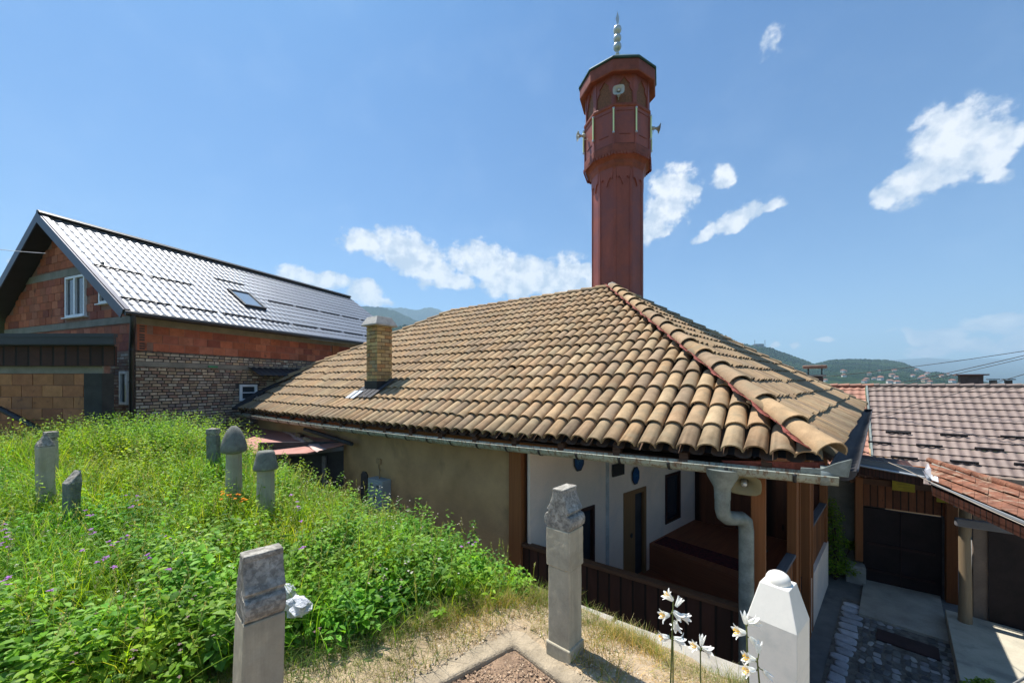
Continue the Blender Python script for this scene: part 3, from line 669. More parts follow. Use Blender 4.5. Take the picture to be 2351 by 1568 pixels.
# white facade with real openings (door and two windows)
b = MB(); zt, zb = -.94, YARD
ops = [(.98, 1.81, -3.6, -2.45), (2.85, 3.78, -4.45, -2.42), (4.70, 5.50, -3.55, -2.31)]
xs = 0.02
for (x0, x1, z0, z1) in ops:
    b.box(fa(xs, zb, 0.02), FD*(x0-xs), FN*.06, Z*(zt-zb)); b.box(fa(x0, zb, 0.02), FD*(x1-x0), FN*.06, Z*(z0-zb)); b.box(fa(x0, z1, 0.02), FD*(x1-x0), FN*.06, Z*(zt-z1)); xs = x1
b.box(fa(xs, zb, 0.02), FD*(6.42-xs), FN*.06, Z*(zt-zb))
b.build('facade_wall', m_white, mosque)
MB().box(fa(.02, zb, .0), FD*6.4, FN*.015, Z*(zt-zb)).build('facade_backing', m_tar, mosque)
for i, (x0, x1, z0, z1) in enumerate(ops):
    fm = m_oak if i == 1 else m_darkwin; fw = .10 if i == 1 else .07
    b = MB(); b.box(fa(x0-.0, z0, .03), FD*fw, FN*.075, Z*(z1-z0)); b.box(fa(x1-fw, z0, .03), FD*fw, FN*.075, Z*(z1-z0)); b.box(fa(x0+fw, z1-fw, .03), FD*(x1-x0-2*fw), FN*.075, Z*fw)
    if i != 1: b.box(fa(x0+fw, z0, .03), FD*(x1-x0-2*fw), FN*.075, Z*fw)
    fr = b.build('door_frame' if i == 1 else 'window', fm, mosque, bevel=.006)
    if i != 1:
        MB().box(fa(x0+fw, z0+fw, .028), FD*(x1-x0-2*fw), FN*.01, Z*(z1-z0-2*fw)).build('pane', m_glass, fr)
    else:
        lf = MB().box(fa(x0+fw+.005, z0, .05), FD*.37, FN*.035, Z*(z1-z0-fw-.01)).build('door', m_oak, mosque, bevel=.005)
        bb = MB(); cc = fa(x0+fw+.2, -3.42, .09)
        bb.tube([cc+FD*.035*math.cos(q)+Z*.05*math.sin(q)+FN*.01 for q in np.linspace(0, 2*math.pi, 13)], .009, 6); bb.lathe([(.03, 0), (.03, .012), (0.0, .02)], cc, 10, axis=FN); bb.build('knocker', m_black, lf)
# pilaster strip in the plaster
MB().box(fa(2.20, YARD, .08), FD*.10, FN*.018, Z*(zt-zb)).build('pilaster', mat('grey_strip', (.5, .49, .47), .9), mosque)
# octagonal plaques
for (t, z, r_, lab) in ((3.31, -2.10, .20, 'blue octagonal plaque above the wooden porch door'), (1.30, -1.50, .20, 'blue octagonal plaque high on the white porch wall nearer the corner post')):
    c = fa(t, z, .10); pl = thing('wall_plaque', lab, 'plaque', c, 'octagonal plaques on the white porch wall')
    def octo(r): return [c+FD*math.cos(q)*r*.78+Z*math.sin(q)*r*1.05 for q in (R_(22.5+45*i) for i in range(8))]
    MB().prism(octo(r_), FN*.015).build('rim', m_black, pl); MB().prism(octo(r_*.86), FN*.019).build('face', m_bluepl, pl)
    b = MB()                                              # calligraphic strokes
    for k in range(3):
        b.tube([c+FN*.02+FD*r_*(.42*math.cos(q+k*1.9))*(.9-.2*k)+Z*r_*(.30*math.sin(q*1.3+k*1.4)+.22*(k-1)) for q in np.linspace(0, 2.4, 9)], .005, 5)
    b.build('lettering', m_alum if k > 5 else mat('pale_blue_paint', (.05, .17, .30), .5), pl)
tag(MB().cbox(fa(2.62, -1.86, .11), FD, FN, Z, .42, .03, .26).build('sign_board', m_black, org=fa(2.62, -1.99, .11)), 'dark board hanging on the white wall above and left of the porch door', 'sign')
# porch floor, platform, back wall
b = MB(); b.prism([P(K, 0)+D*.05, P(FA, 0)+FD*0-D*.02, P(FA, 0)+FD*6.4, P(K, 0)+SE*6.05], Z*.12)
for i in range(len(b.V)): b.V[i] = (b.V[i][0], b.V[i][1], b.V[i][2]-4.55)
b.build('porch_floor', m_wfloor, mosque)
b = MB(); s3 = P(K, 0)+SE*2.3
pf = [fa(3.95, 0, .08), fa(6.35, 0, .08), P(K, 0)+SE*6.0-SN*.06, P(K, 0)+SE*2.9-SN*.06]
b.prism([p+Z*-4.43 for p in pf], Z*.62); b.build('platform', m_wfloor, mosque)
b = MB(); b.box(fa(6.36, YARD, .1), unit((P(K, 0)+SE*6.0)-fa(6.36, 0, .1))*np.linalg.norm((P(K, 0)+SE*6.0)-fa(6.36, 0, .1)), FD*.05, Z*(zt-zb)); b.build('back_wall', m_wpanelin, mosque)
# carpets on the platform
cz_ = -3.808
cp = fa(4.35, cz_, .12)
o = MB().box(fa(4.05, cz_, .15), FD*.55, FN*2.1, Z*.012).build('carpet', m_carpet, org=fa(4.05, cz_, .15)); tag(o, 'dark red patterned prayer rug along the front edge of the porch platform', 'rug')
o = MB().box(fa(4.75, cz_, 2.0), FD*.8, FN*.08, Z*.03).build('wood_strip', m_wgrey, org=fa(4.75, cz_, 2.0)); tag(o, 'pale wooden batten lying on the brown porch platform', 'board')
cp = P(K, -4.43)+D*1.9+NB*.5
b = MB(); b.tube([P(K, -3.05)+D*1.35+NB*.55, P(K, -2.98)+D*.95+NB*.85, P(K, -3.02)+D*.5+NB*1.15], .014, 6)
# parapet and rails
b = MB(); b.box(P(K, YARD)+D*.1-NB*.02, D*(LQ-.1), NB*.05, Z*(-2.82-YARD)); b.build('parapet_boards', m_wdark, mosque)
MB().box(P(K, -2.82)+D*.08-NB*.06, D*(LQ-.1), NB*.13, Z*.06).build('parapet_rail', m_wrail, mosque, bevel=.008)
def post(name, base, w1, z0=YARD, z1=-1.13, m=m_wpost, a=D, b_=NB, w2=None):
    w2 = w2 or w1
    return MB().cbox(P(base, (z0+z1)/2), a, b_, Z, w1, w2, z1-z0).build(name, m, mosque, bevel=.008)
post('post', K+NB*.04, .15); post('post', K+D*(LQ-.09)+NB*.02, .26, w2=.2)
post('post', K+SE*2.30-SN*.02, .19, a=SE, b_=SN, w2=.13); post('post', K+SE*2.50+SN*.03, .035, a=SE, b_=SN, w2=.05)
post('post', K+SE*3.45-SN*.0, .17, a=SE, b_=SN, w2=.14); post('post', K+SE*3.72+SN*.02, .10, a=SE, b_=SN)
post('post', K+SE*6.0-SN*.02, .16, a=SE, b_=SN, w2=.14)
for (t0, t1) in ((.1, 2.2), (3.8, 5.95)):
    MB().box(P(K, -3.64)+SE*t0+SN*.0, SE*(t1-t0), -SN*.04, Z*(-2.80+3.64)).build('side_panel', m_wpanel, mosque)
    MB().box(P(K, -2.80)+SE*t0+SN*.04, SE*(t1-t0), -SN*.13, Z*.045).build('side_rail', m_wgrey, mosque, bevel=.006)
MB().box(P(K, YARD)+SE*.1+SN*.0, SE*2.1, -SN*.05, Z*(-3.645-YARD)).build('side_boards', m_wpanel, mosque)
MB().box(P(K, YARD)+SE*3.55+SN*.06, SE*2.5, -SN*.15, Z*(-3.645-YARD)).build('side_plinth', m_white, mosque)
MB().box(P(K, YARD)+SE*2.5-SN*.05, SE*.9, -SN*.04, Z*(1.1)).build('side_door', m_wdark, mosque)
# chimney
CHc = np.array([-3.60, 10.50, 0]); ch = .47
b = MB(); b.cbox(P(CHc, .52), D, NB, Z, ch-.03, ch-.03, 2.0); chim = b.build('chimney', m_mortard, mosque)
for k, (o_, u_, nn) in enumerate(((CHc+D*ch/2-NB*ch/2, -D, -NB), (CHc-D*ch/2-NB*ch/2, NB, -D), (CHc-D*ch/2+NB*ch/2, D, NB), (CHc+D*ch/2+NB*ch/2, -NB, D))):
    wallblocks('chimney_bricks', P(o_, -.38)-nn*.018, u_, nn, ch, 1.90, .25, .098, .012, PAL_CH, m_brick, chim, jit=.003, depth=.02, seed=20+k)
b = MB(); zc = 1.52
def sq(h, z): return [P(CHc, z)+D*sx*h+NB*sy*h for sx, sy in ((-1, -1), (1, -1), (1, 1), (-1, 1))]
r1, r2, r3 = sq(.34, zc), sq(.34, zc+.035), sq(.225, zc+.25)
b.add(r1+r2+r3, [(3, 2, 1, 0), (0, 1, 5, 4), (1, 2, 6, 5), (2, 3, 7, 6), (3, 0, 4, 7), (4, 5, 9, 8), (5, 6, 10, 9), (6, 7, 11, 10), (7, 4, 8, 11), (8, 9, 10, 11)])
b.build('chimney_cap', mat('pale_cast_concrete', (.40, .38, .35), .95, var=.2, vscale=8, bump=.6), chim, bevel=.008)
b = MB()                                                # stepped black flashing round its foot
zf = -.30
b.cbox(P(CHc, zf+.1), D, NB, Z, ch+.08, ch+.08, .5); b.build('chimney_flashing', m_black, chim)
fx = (CHc-C)@D; cs = (CHc-C)@NB/math.cos(front.th)
b = MB()
for i in range(5):
    x0 = fx-.5+i*.2
    b.add([front.pt(x0+.02, cs-.62, .115), front.pt(x0+.18, cs-.62, .115), front.pt(x0+.18, cs+.3, .135), front.pt(x0+.02, cs+.3, .135)], [(0, 1, 2, 3)])
o = b.build('chimney_apron', m_tar, chim); sm = o.modifiers.new('solid', 'SOLIDIFY'); sm.thickness = .01
b = MB()
for i, x0 in enumerate((fx+.16, fx+.38)):
    b.add([front.pt(x0, cs-.70, .125), front.pt(x0+.16, cs-.70, .125), front.pt(x0+.16, cs-.36, .14), front.pt(x0, cs-.36, .14)], [(0, 1, 2, 3)])
o = b.build('chimney_apron', m_flashw, chim); sm = o.modifiers.new('solid', 'SOLIDIFY'); sm.thickness = .01
# ------------------------------------------------------------------ minaret
MC = np.array([3.65, 13.4, 0]); QS = 1.314; XF = (MC, QS); mn = thing('minaret', 'tall ten-sided red-brown minaret with balcony rising behind the roof apex', 'minaret', P(MC, YARD/QS))
r0 = R_(-90-18-3)
def lat(name, prof, m, rot=r0, bevel=.012): return MB().lathe(prof, MC, 10, False, rot=rot).build(name, m, mn, bevel=bevel)
lat('shaft', [(.66, YARD/QS), (.655, 5.35)], m_minaret)
lat('collar', [(.665, 5.28), (.69, 5.36), (.72, 5.42), (.74, 5.5), (.80, 5.56), (.86, 5.60), (.87, 5.66), (.87, 5.80), (.84, 5.84)], m_minaretd)
lat('balcony_parapet', [(.80, 5.78), (.845, 5.84), (.845, 6.74)], m_minaret)
lat('balcony_rail', [(.84, 6.70), (.875, 6.73), (.875, 6.79), (.84, 6.81)], m_minaretd)
lat('gallery_wall', [(.79, 6.75), (.79, 7.62)], m_lattice)
lat('roof_fringe', [(.78, 7.52), (.97, 7.48), (.985, 7.51), (.985, 7.74), (.97, 7.78)], m_minaretd)
lat('roof', [(1.0, 7.785), (1.015, 7.79), (1.015, 7.82), (1.0, 7.835), (.5, 8.25), (.06, 8.60), (.0, 8.61)], m_copper)
for k in range(10):
    t = r0+2*math.pi*k/10; dr = np.array([math.cos(t), math.sin(t), 0]); tg = np.array([-dr[1], dr[0], 0])
    e = MC+dr*.80
    MB().cbox(P(e, 7.14), tg, dr, Z, .10, .05, .78).build('gallery_column', m_minaret, mn, bevel=.01)
    MB().cbox(P(MC+dr*.655, 2.2), tg, dr, Z, .07, .022, 6.3).build('shaft_rib', m_minaret, mn, bevel=.006)
    MB().cbox(P(MC+dr*.85, 6.2), tg, dr, Z, .05, .03, .98).build('parapet_rib', m_minaret, mn, bevel=.006)
    b = MB(); b.tube([P(MC+dr*.885, 6.09), P(MC+dr*.885, 6.63)], .019, 8); lt = b.build('light_tube', m_tube, mn)
    b = MB(); [b.cbox(P(MC+dr*.878, zz), tg, dr, Z, .045, .05, .035) for zz in (6.07, 6.65)]; b.build('tube_holder', m_alum, lt)
    # ogee valance panels between ribs: on the shaft top and at the gallery arches
    t2 = t+math.pi/10; dr2 = np.array([math.cos(t2), math.sin(t2), 0]); tg2 = np.array([-dr2[1], dr2[0], 0]); ap = .66*math.cos(math.pi/10)
    c = MC+dr2*(ap-.006); hw = .165
    pts = [(-hw, 5.34), (hw, 5.34), (hw, 5.16), (hw*.85, 5.06), (hw*.6, 5.12), (hw*.25, 5.02), (0, 4.90), (-hw*.25, 5.02), (-hw*.6, 5.12), (-hw*.85, 5.06), (-hw, 5.16)]
    MB().prism([P(c, z)+tg2*x for x, z in pts], dr2*.03).build('shaft_valance', m_minaret, mn)
    ap2 = .80*math.cos(math.pi/10); c = MC+dr2*(ap2-.01); hw = .24
    for s_ in (-1, 1):
        pts = [(s_*hw, 7.52), (0, 7.52), (0, 7.46), (s_*hw*.3, 7.36), (s_*hw*.55, 7.30), (s_*hw*.5, 7.22), (s_*hw*.8, 7.10), (s_*hw*.8, 6.80), (s_*hw, 6.80)]
        MB().prism([P(c, z)+tg2*x for x, z in pts], dr2*.03).build('arch_panel', m_minaret, mn)
    ap3 = .845*math.cos(math.pi/10); c = MC+dr2*(ap3)
    b = MB(); b.cbox(P(c, 6.05), tg2, dr2, Z, .26, .022, .012); b.cbox(P(c, 6.62), tg2, dr2, Z, .40, .022, .012); b.build('parapet_moulding', m_minaretd, mn)
    ap4 = .87*math.cos(math.pi/10); c = MC+dr2*ap4; b = MB()
    for i in range(7):
        x = -.24+.08*i; b.prism([P(c, 5.62)+tg2*(x-.034), P(c, 5.62)+tg2*(x+.034), P(c, 5.56)+tg2*(x+.03), P(c, 5.54)+tg2*x, P(c, 5.56)+tg2*(x-.03)], dr2*.02)
    b.build('fringe_teeth', m_minaretd, mn)
b = MB(); sph = lambda c, r: [(r*math.sin(q), c-r*math.cos(q)) for q in np.linspace(.15, math.pi-.15, 11)]
fin = MB().lathe([(.05, 8.55), (.045, 8.6)]+sph(8.66, .055)+sph(8.85, .108)+sph(9.07, .105)+sph(9.30, .108)+[(.02, 9.42)], MC, 18).build('finial', m_alum, mn)
b = MB(); t_ = unit([.85, -.5, 0])
cr = [(0, 9.40), (.035, 9.46), (.05, 9.55), (.035, 9.66), (.0, 9.78), (-.02, 9.66), (-.045, 9.60), (-.02, 9.50)]
b.prism([P(MC, z)+t_*x for x, z in cr], np.cross(t_, Z)*.012); b.build('crescent', m_alum, fin)
# loudspeakers
def horn(c, ax, label, s=1., m=m_horn, group=None, up=Z):
    c = np.array(c, float); ax = unit(ax); th = thing('loudspeaker', label, 'loudspeaker', c, group)
    sd_ = unit(np.cross(ax, up)); u2 = np.cross(sd_, ax); b = MB(); n = 20
    prof = [(.035, -.20), (.04, -.12), (.065, -.06), (.11, -.01), (.15, .0), (.152, .008), (.145, .006), (.10, -.012), (.055, -.06), (.03, -.1)]
    vs = []; fs = []
    for r, a in prof:
        for k in range(n):
            q = 2*math.pi*k/n; e = 4 if r > .08 else 2
            f = (abs(math.cos(q))**e+abs(math.sin(q))**e)**(-1/e)
            vs.append(c+sd_*r*s*math.cos(q)*f*1.15+u2*r*s*math.sin(q)*f*.9+ax*a*s)
    for i in range(len(prof)-1):
        for k in range(n): k2 = (k+1) % n; fs.append((i*n+k, i*n+k2, (i+1)*n+k2, (i+1)*n+k))
    b.add(vs, fs, True); b.build('horn', m, th)
    MB().lathe([(0, -.28*s), (.055*s, -.28*s), (.06*s, -.26*s), (.06*s, -.17*s), (.04*s, -.16*s)], c, 14, axis=ax).build('driver', m, th)
    MB().lathe([(.012*s, -.12*s), (.03*s, -.10*s), (.034*s, -.02*s), (.03*s, .0), (.0, .004)], c, 14, axis=ax).build('plug', m_alum, th)
    b = MB(); b.tube([c-ax*.2*s-u2*.06*s, c-ax*.2*s-u2*.14*s, c-ax*.36*s-u2*.14*s], .01*s, 6); b.build('bracket', m_alum, th)
    return th
hg = 'loudspeakers on the minaret'
vw = unit([-MC[0], -MC[1], 0])
horn(P(MC+vw*.99, 7.00)+np.array([.03, 0, 0]), vw+np.array([0, 0, -.1]), 'grey horn loudspeaker on the minaret gallery facing the viewer', .78, m_horn, hg)
horn(P(MC+np.array([-1.06, -.12, 0]), 6.42), [-1, -.1, -.15], 'grey horn loudspeaker on the left flank of the minaret balcony', .72, m_horn, hg)
horn(P(MC+np.array([1.06, -.12, 0]), 6.62), [1, -.1, -.1], 'grey horn loudspeaker on the right flank of the minaret balcony', .72, m_horn, hg)
XF = None
hp = atY(1708, 1113, 4.50); horn(hp, [-.50, -.75, -.40], 'cream horn loudspeaker under the corner of the porch eave', 1.0, m_horny)

# meter box on the beige wall
def onwall(u, v, off=0.):   # point on front wall plane
    return onplane(u, v, K-NB*off, NB)
mbx = onwall(878, 1150, .0); mt = thing('meter_box', 'grey electricity cabinet on the beige mosque wall behind the weeds', 'meter box', mbx)
c0 = onwall(865, 1092, 0); c1 = onwall(903, 1160, 0); wdt = .55
MB().box(P(c0, c0[2]-.75), -D*wdt, -NB*.24, Z*.75).build('cabinet', m_greybox, mt, bevel=.01)
MB().box(P(c0, c0[2]-.70)-D*.04-NB*.24, -D*(wdt-.08), -NB*.012, Z*.64).build('door', m_greybox, mt, bevel=.004)
b = MB(); 
for i in range(3): b.cbox(P(c0, c0[2]-.12-.02*i)-D*.16-NB*.256, D, NB, Z, .09, .008, .008)
for i in range(3): b.cbox(P(c0, c0[2]-.12-.02*i)-D*.40-NB*.256, D, NB, Z, .09, .008, .008)
b.cbox(P(c0, c0[2]-.42)-D*.3-NB*.256, D, NB, Z, .07, .008, .07); b.build('vents', m_black, mt)
b = MB(); b.tube([P(c0, c0[2])-D*.28-NB*.12, P(c0, c0[2]+.14)-D*.28-NB*.12, P(c0, c0[2]+.17)-D*.2-NB*.06, P(c0, c0[2]+.2)-D*.1-NB*.02, P(c0, c0[2]+.36)-D*.1-NB*.02], .016, 6); b.cbox(P(c0, c0[2]+.36)-D*.1-NB*.02, D, NB, Z, .16, .03, .12); b.build('conduit', m_plaster, mt)
# dark arched vent left of it
vv = onwall(838, 1080); b = MB(); hw = .13
b.prism([P(vv, -3.6)-D*hw, P(vv, -3.6)+D*hw, P(vv, vv[2]-.1)+D*hw, P(vv, vv[2]-.02)+D*.06, P(vv, vv[2]-.02)-D*.06, P(vv, vv[2]-.1)-D*hw], -NB*.03)
o = b.build('vent_pipe', m_mortard, org=P(vv, -3.6)); tag(o, 'dark arched recess in the beige wall left of the cabinet', 'vent')

# ------------------------------------------------------------------ lean-to shed with rusted sheet roof
shz = -1.52
shed = thing('lean_to_shed', 'low lean-to shed with a faded pink rusted sheet roof against the mosque wall', 'shed', atZ(640, 1060, -3.2))
q1 = atZ(448, 990, shz); q2 = atZ(556, 1044, shz); q3 = atZ(702, 1040, shz+.02); q4 = atZ(790, 1018, shz); q5 = onwall(700, 985); q5 = np.array([q5[0], q5[1], shz+.45]); q6 = atZ(600, 958, shz+.35)
p_l = atZ(455, 990, shz); p_f = atZ(556, 1046, shz-.02); p_m = atZ(690, 1040, shz-.03); p_r = atZ(775, 1020, shz)
dirw = D
back_r = np.array([*(p_r[:2]+NB[:2]*1.0), shz+.30]); 
b = MB(); dW = 4.6
fr0 = atZ(785, 1020, shz-.03); fr1 = P(fr0+D*dW, shz-.03)
kN = 1.3
def sh(x, y): return P(fr0+D*x+NB*y, shz-.03+y*.16)
# front edge follows the photograph: corner at (556,1046)
sN = unit(np.cross(D, NB+Z*.16)); sN = sN if sN[2] > 0 else -sN
def spx(u, v): return onplane(u, v, fr0, sN)
f2 = spx(556, 1046)
e1 = (f2-fr0)@D; y1 = (f2-fr0)@NB
def shp(p, z=None): x = (p-fr0)@D; y = (p-fr0)@NB; return P(p, shz-.03+.16*y) 
lf = spx(452, 992)
b.add([f2, spx(704, 1040), spx(785, 1020), spx(785, 1020)+NB*1.2+Z*.192, lf+NB*2.2+D*-.3+Z*.35, lf], [(0, 1, 2, 3, 4, 5)])
o = b.build('roof_sheet', m_rustsheet, shed); sm = o.modifiers.new('solid', 'SOLIDIFY'); sm.thickness = .03
b = MB(); mid = spx(645, 985); m2 = spx(733, 1036); dm = unit(m2-mid); lm = np.linalg.norm(m2-mid)
top_ = [mid+dm*lm*i/14+Z*(.035+.015*math.sin(i*1.7)) for i in range(15)]; ed0 = [p+NB*(.16+.03*math.sin(i*2.3))+Z*.01 for i, p in enumerate(top_)]; ed1 = [p-NB*(.05+.02*math.sin(i*1.1))-Z*.03 for i, p in enumerate(top_)]
b.add(ed1+top_+ed0, [(i+j*15, i+1+j*15, i+1+(j+1)*15, i+(j+1)*15) for i in range(14) for j in range(2)]); o = b.build('sheet_seam', mat('pale_peeling_sheet', (.50, .34, .30), .7, var=.3), shed); sm = o.modifiers.new('solid', 'SOLIDIFY'); sm.thickness = .008
for k in (.42, .62, .70):
    a_ = mid+(m2-mid)*k+NB*.12+Z*.02
    capline(a_, a_+unit(m2-mid)*.34+Z*.02, 'loose_tile', shed, 1, .09, .075, .0, seed=int(k*100))
b = MB(); zb_ = -3.6
for (a_, e_) in ((f2, spx(785, 1020)), (lf, f2)):
    dv = unit(P(e_-a_, 0)); ins = np.cross(Z, dv); 
    if ins@NB < 0: ins = -ins
    for s_ in np.arange(0.06, np.linalg.norm(e_-a_)-.1, .9): b.box(P(a_, zb_)+dv*s_+ins*.1, dv*.09, ins*.09, Z*(a_[2]-zb_-.06))
b.build('shed_posts', m_wgrey, shed)
b = MB(); b.prism([P(f2+NB*.35, zb_), P(spx(785, 1020)+NB*.35, zb_), P(spx(785, 1020)+NB*.4, zb_), P(f2+NB*.4, zb_)], Z*(shz-zb_)); b.build('shed_wall', m_tar, shed)
b = MB(); a_ = f2-Z*.06; e_ = spx(785, 1020)-Z*.06; b.box(a_, e_-a_, NB*.05, -Z*.10); a2 = lf-Z*.05; b.box(a2, f2-Z*.05-a2, NB*.04, -Z*.07); b.build('fascia_board', m_wgrey, shed)
# pipe end poking out under the gutter
tag(MB().tube([onwall(700, 985, .2), onwall(808, 1019, .22)], .05, 10).build('drain_pipe', m_tar, org=onwall(808, 1019, .22)), 'dark pipe sticking out along the beige wall above the shed roof', 'pipe')

# ------------------------------------------------------------------ metal tile sheets
def metaltiles(O, a_, s_, W_, S_, m, parent, name='roof', wave=.19, step=.35, amp=.017, st=.018, clipf=None, nper=8):
    N_ = unit(np.cross(a_, s_)); N_ = N_ if N_[2] > 0 else -N_
    xs = np.linspace(0, W_, int(W_/wave*nper)+1); prof = amp*np.cos(xs/wave*2*np.pi); prof = np.where(prof > 0, prof, prof*.6); bow = .020*np.cos(xs/wave*2*np.pi)
    Vs = []; Qs = []; base = 0; n1 = len(xs); i = np.arange(n1-1); flip = np.dot(np.cross(a_, s_), N_) < 0
    k = 0.; first = True
    while k < S_-.02:
        e = min(k+step, S_)
        strips = [[(k, st, 1), (k+(e-k)*.5, st*.5, .3), (e, 0., 0)]]
        strips.append([(k, -.004 if not first else -.03, 1), (k, st, 1)])
        for stp in strips:
            rows = [O+xs[:, None]*a_+(r0_-bow*bf)[:, None]*s_+(prof+h_)[:, None]*N_ for r0_, h_, bf in stp]
            for j in range(len(rows)-1):
                q = np.stack([j*n1+i, j*n1+i+1, (j+1)*n1+i+1, (j+1)*n1+i], -1)
                if clipf is not None: q = q[~clipf((xs[:-1]+xs[1:])/2, np.full(n1-1, (stp[j][0]+stp[j+1][0])/2))]
                Qs.append((q[:, ::-1] if flip else q)+base)
            Vs += rows; base += n1*len(rows)
        k = e; first = False
    return npmesh(name, np.concatenate(Vs), np.concatenate(Qs), (1, 1, 1), m, parent, smooth=True)

# ------------------------------------------------------------------ silver-roofed house on the left
HA = unit([.371, .929, 0]); HI = np.array([-.928, .371, 0]); HC = np.array([-10.23, 10.2, 1.92]); HH_ = 4.74; HR = 3.28; HL = 12.6
house = thing('brick_house', 'unplastered red block house with a glaring grey metal tiled roof', 'house', P(HC, -2.2))
hs_ = unit(HI*HH_+Z*HR); HS = math.hypot(HH_, HR)
nH = unit(np.cross(HA, hs_)); nH = nH if nH[2] > 0 else -nH
def hp_(u, v): p = onplane(u, v, HC, nH); return (p-HC)@HA, (p-HC)@hs_
s1 = hp_(530, 660); s2 = hp_(570, 665); s3 = hp_(632, 717); s4 = hp_(597, 715)
sk = [min(s1[0], s4[0]), max(s2[0], s3[0]), min(s3[1], s4[1]), max(s1[1], s2[1])]
skx0, skx1, sks0, sks1 = hp_(566, 690)[0]-.42, hp_(566, 690)[0]+.42, hp_(566, 690)[1]-.62, hp_(566, 690)[1]+.62
metaltiles(HC, HA, hs_, HL, HS, m_metalroof, house, 'roof', wave=.21, step=.38, amp=.011, st=.016, clipf=lambda x, s: (x > skx0) & (x < skx1) & (s > sks0) & (s < sks1))
ridge0 = HC+hs_*HS; hs2 = unit(HI*HH_-Z*HR)
b = MB(); b.add([ridge0+Z*.0, ridge0+HA*HL, ridge0+HA*HL+hs2*HS*1.05, ridge0+hs2*HS*1.05], [(0, 3, 2, 1)]); o = b.build('rear_roof', m_metalroof, house)
b = MB(); b.prism([HC-nH*.05, HC-nH*.05+HA*HL, ridge0-nH*.05+HA*HL, ridge0-nH*.05], -nH*.03); 
n2_ = unit(np.cross(hs2, HA)); n2_ = n2_ if n2_[2] > 0 else -n2_
b.prism([ridge0-n2_*.06, ridge0-n2_*.06+HA*HL, ridge0-n2_*.06+HA*HL+hs2*HS*1.05, ridge0-n2_*.06+hs2*HS*1.05], -n2_*.03); b.build('soffit', m_black, house)
b = MB()
b.box(HC-HA*.02+nH*.05-hs_*.05, HA*-.03, hs_*(HS+.05), -nH*.26); b.box(ridge0-HA*.02+n2_*.05, HA*-.03, hs2*(HS*1.05), -n2_*.26)
b.box(HC+nH*.045-hs_*.05, HA*.13, hs_*(HS+.05), nH*.02); b.build('verge_board', mat('grey_verge_metal', (.075, .075, .095), .4, metal=.4, var=.08, bump=.03), house)
b = MB(); b.box(HC-HA*.04+nH*.11-hs_*.0+hs_*(HS-.12), HA*(HL+.05), hs_*.14, nH*.02); b.tube([ridge0-HA*.05+nH*.07, ridge0+HA*(HL+.03)+nH*.07], .07, 10); b.build('ridge_cap', m_black, house)
# gutter + downpipe
b = MB(); g0 = HC-Z*.08-HI*.07; b.tube([g0-HA*.02, g0+HA*HL], .07, 12); b.build('gutter', m_black, house)
b = MB(); 
WO, WW = .5, .6; Wc = P(HC+HA*WO+HI*WW, 0)
gA = g0+HA*.15-Z*.05; wA = Wc-HI*.07-HA*-.05
dpx = atY(280, 800, 0); pA = P(Wc-HI*.10-HA*.12, 0)
b.tube([gA, gA-Z*.22, P(gA+(pA-P(gA, 0))*.25, gA[2]-.38), P(gA+(pA-P(gA, 0))*.85, gA[2]-.62), P(pA, gA[2]-.8), P(pA, -2.2)], .062, 12)
for zz in (.9, 0., -1.): b.tube([P(pA, zz), P(pA, zz+.05)], .07, 12)
b.build('downpipe', m_black, house)
# snow guards
b = MB()
for (sv, xs_) in (((455, 654)), ((0, 0))): pass
for row, (ss, x0) in enumerate(((hp_(330, 633)[1], .25), (hp_(390, 702)[1], .15), (hp_(520, 650)[1]+.15, hp_(500, 648)[0]))):
    x = x0; kmax = 9 if row < 2 else 1
    for k in range(kmax):
        if x+1.15 > HL: break
        if not (row == 0 and x < skx1+.1 and x+1.15 > skx0-.1):
            o_ = HC+HA*x+hs_*ss+nH*.01; MB().box(o_, HA*1.15, hs_*.03, nH*.045).build('snow_guard', m_black, house)
        x += 1.32
# skylight
sk0 = HC+HA*skx0+hs_*sks0; b = MB(); wv, hv = skx1-skx0, sks1-sks0
for (o_, a_, c_) in ((sk0, HA*wv, hs_*.07), (sk0+hs_*(hv-.07), HA*wv, hs_*.07), (sk0+hs_*.07, HA*.07, hs_*(hv-.14)), (sk0+HA*(wv-.07)+hs_*.07, HA*.07, hs_*(hv-.14))): b.box(o_-nH*.04, a_, c_, nH*.14)
fr = b.build('skylight', m_black, house, bevel=.006); MB().box(sk0+HA*.07+hs_*.07, HA*(wv-.14), hs_*(hv-.14), nH*.06).build('pane', m_glassroof, fr)
# long wall
zt = HC[2]+math.tan(math.atan2(HR, HH_))*WW-.1
wlen = HL-1.0
MB().box(P(Wc, -3.2), HA*wlen, HI*.25, Z*(1.85+3.2)).build('wall', m_mortard, house)
ok = lambda x, z: False
MB().box(P(Wc, 1.66)-HI*.025, HA*wlen, HI*.03, Z*.19).build('concrete_band', m_concd, house)
wallblocks('block_courses', P(Wc, .92), HA, -HI, wlen, .74, .40, .247, .012, PAL_RED, m_block, house, jit=.004, depth=.016, seed=31, skip=lambda x, z: .02 < x < .28 or 6.9 < x < 7.25)
MB().box(P(Wc, .92)+HA*.0-HI*.006, HA*wlen, -HI*.004, Z*.74).build('block_mortar', m_mortarb, house)
MB().box(P(Wc, .60)+HA*6.88, HA*.36, -HI*.05, Z*1.06).build('brick_pier', mat('orange_pier', (.34, .13, .06), .9), house)
b = MB()                                                # toothed hollow blocks at the corner
for k in range(3): b.box(P(Wc, .93+.247*k)+HA*.03, HA*.22, -HI*.02, Z*.235, col=(.40, .13, .075))
b.build('corner_blocks', m_block, house)
b = MB()
for k in range(3):
    for j in range(3): b.box(P(Wc, .955+.247*k+.07*j)+HA*.08, HA*.12, -HI*.024, Z*.045)
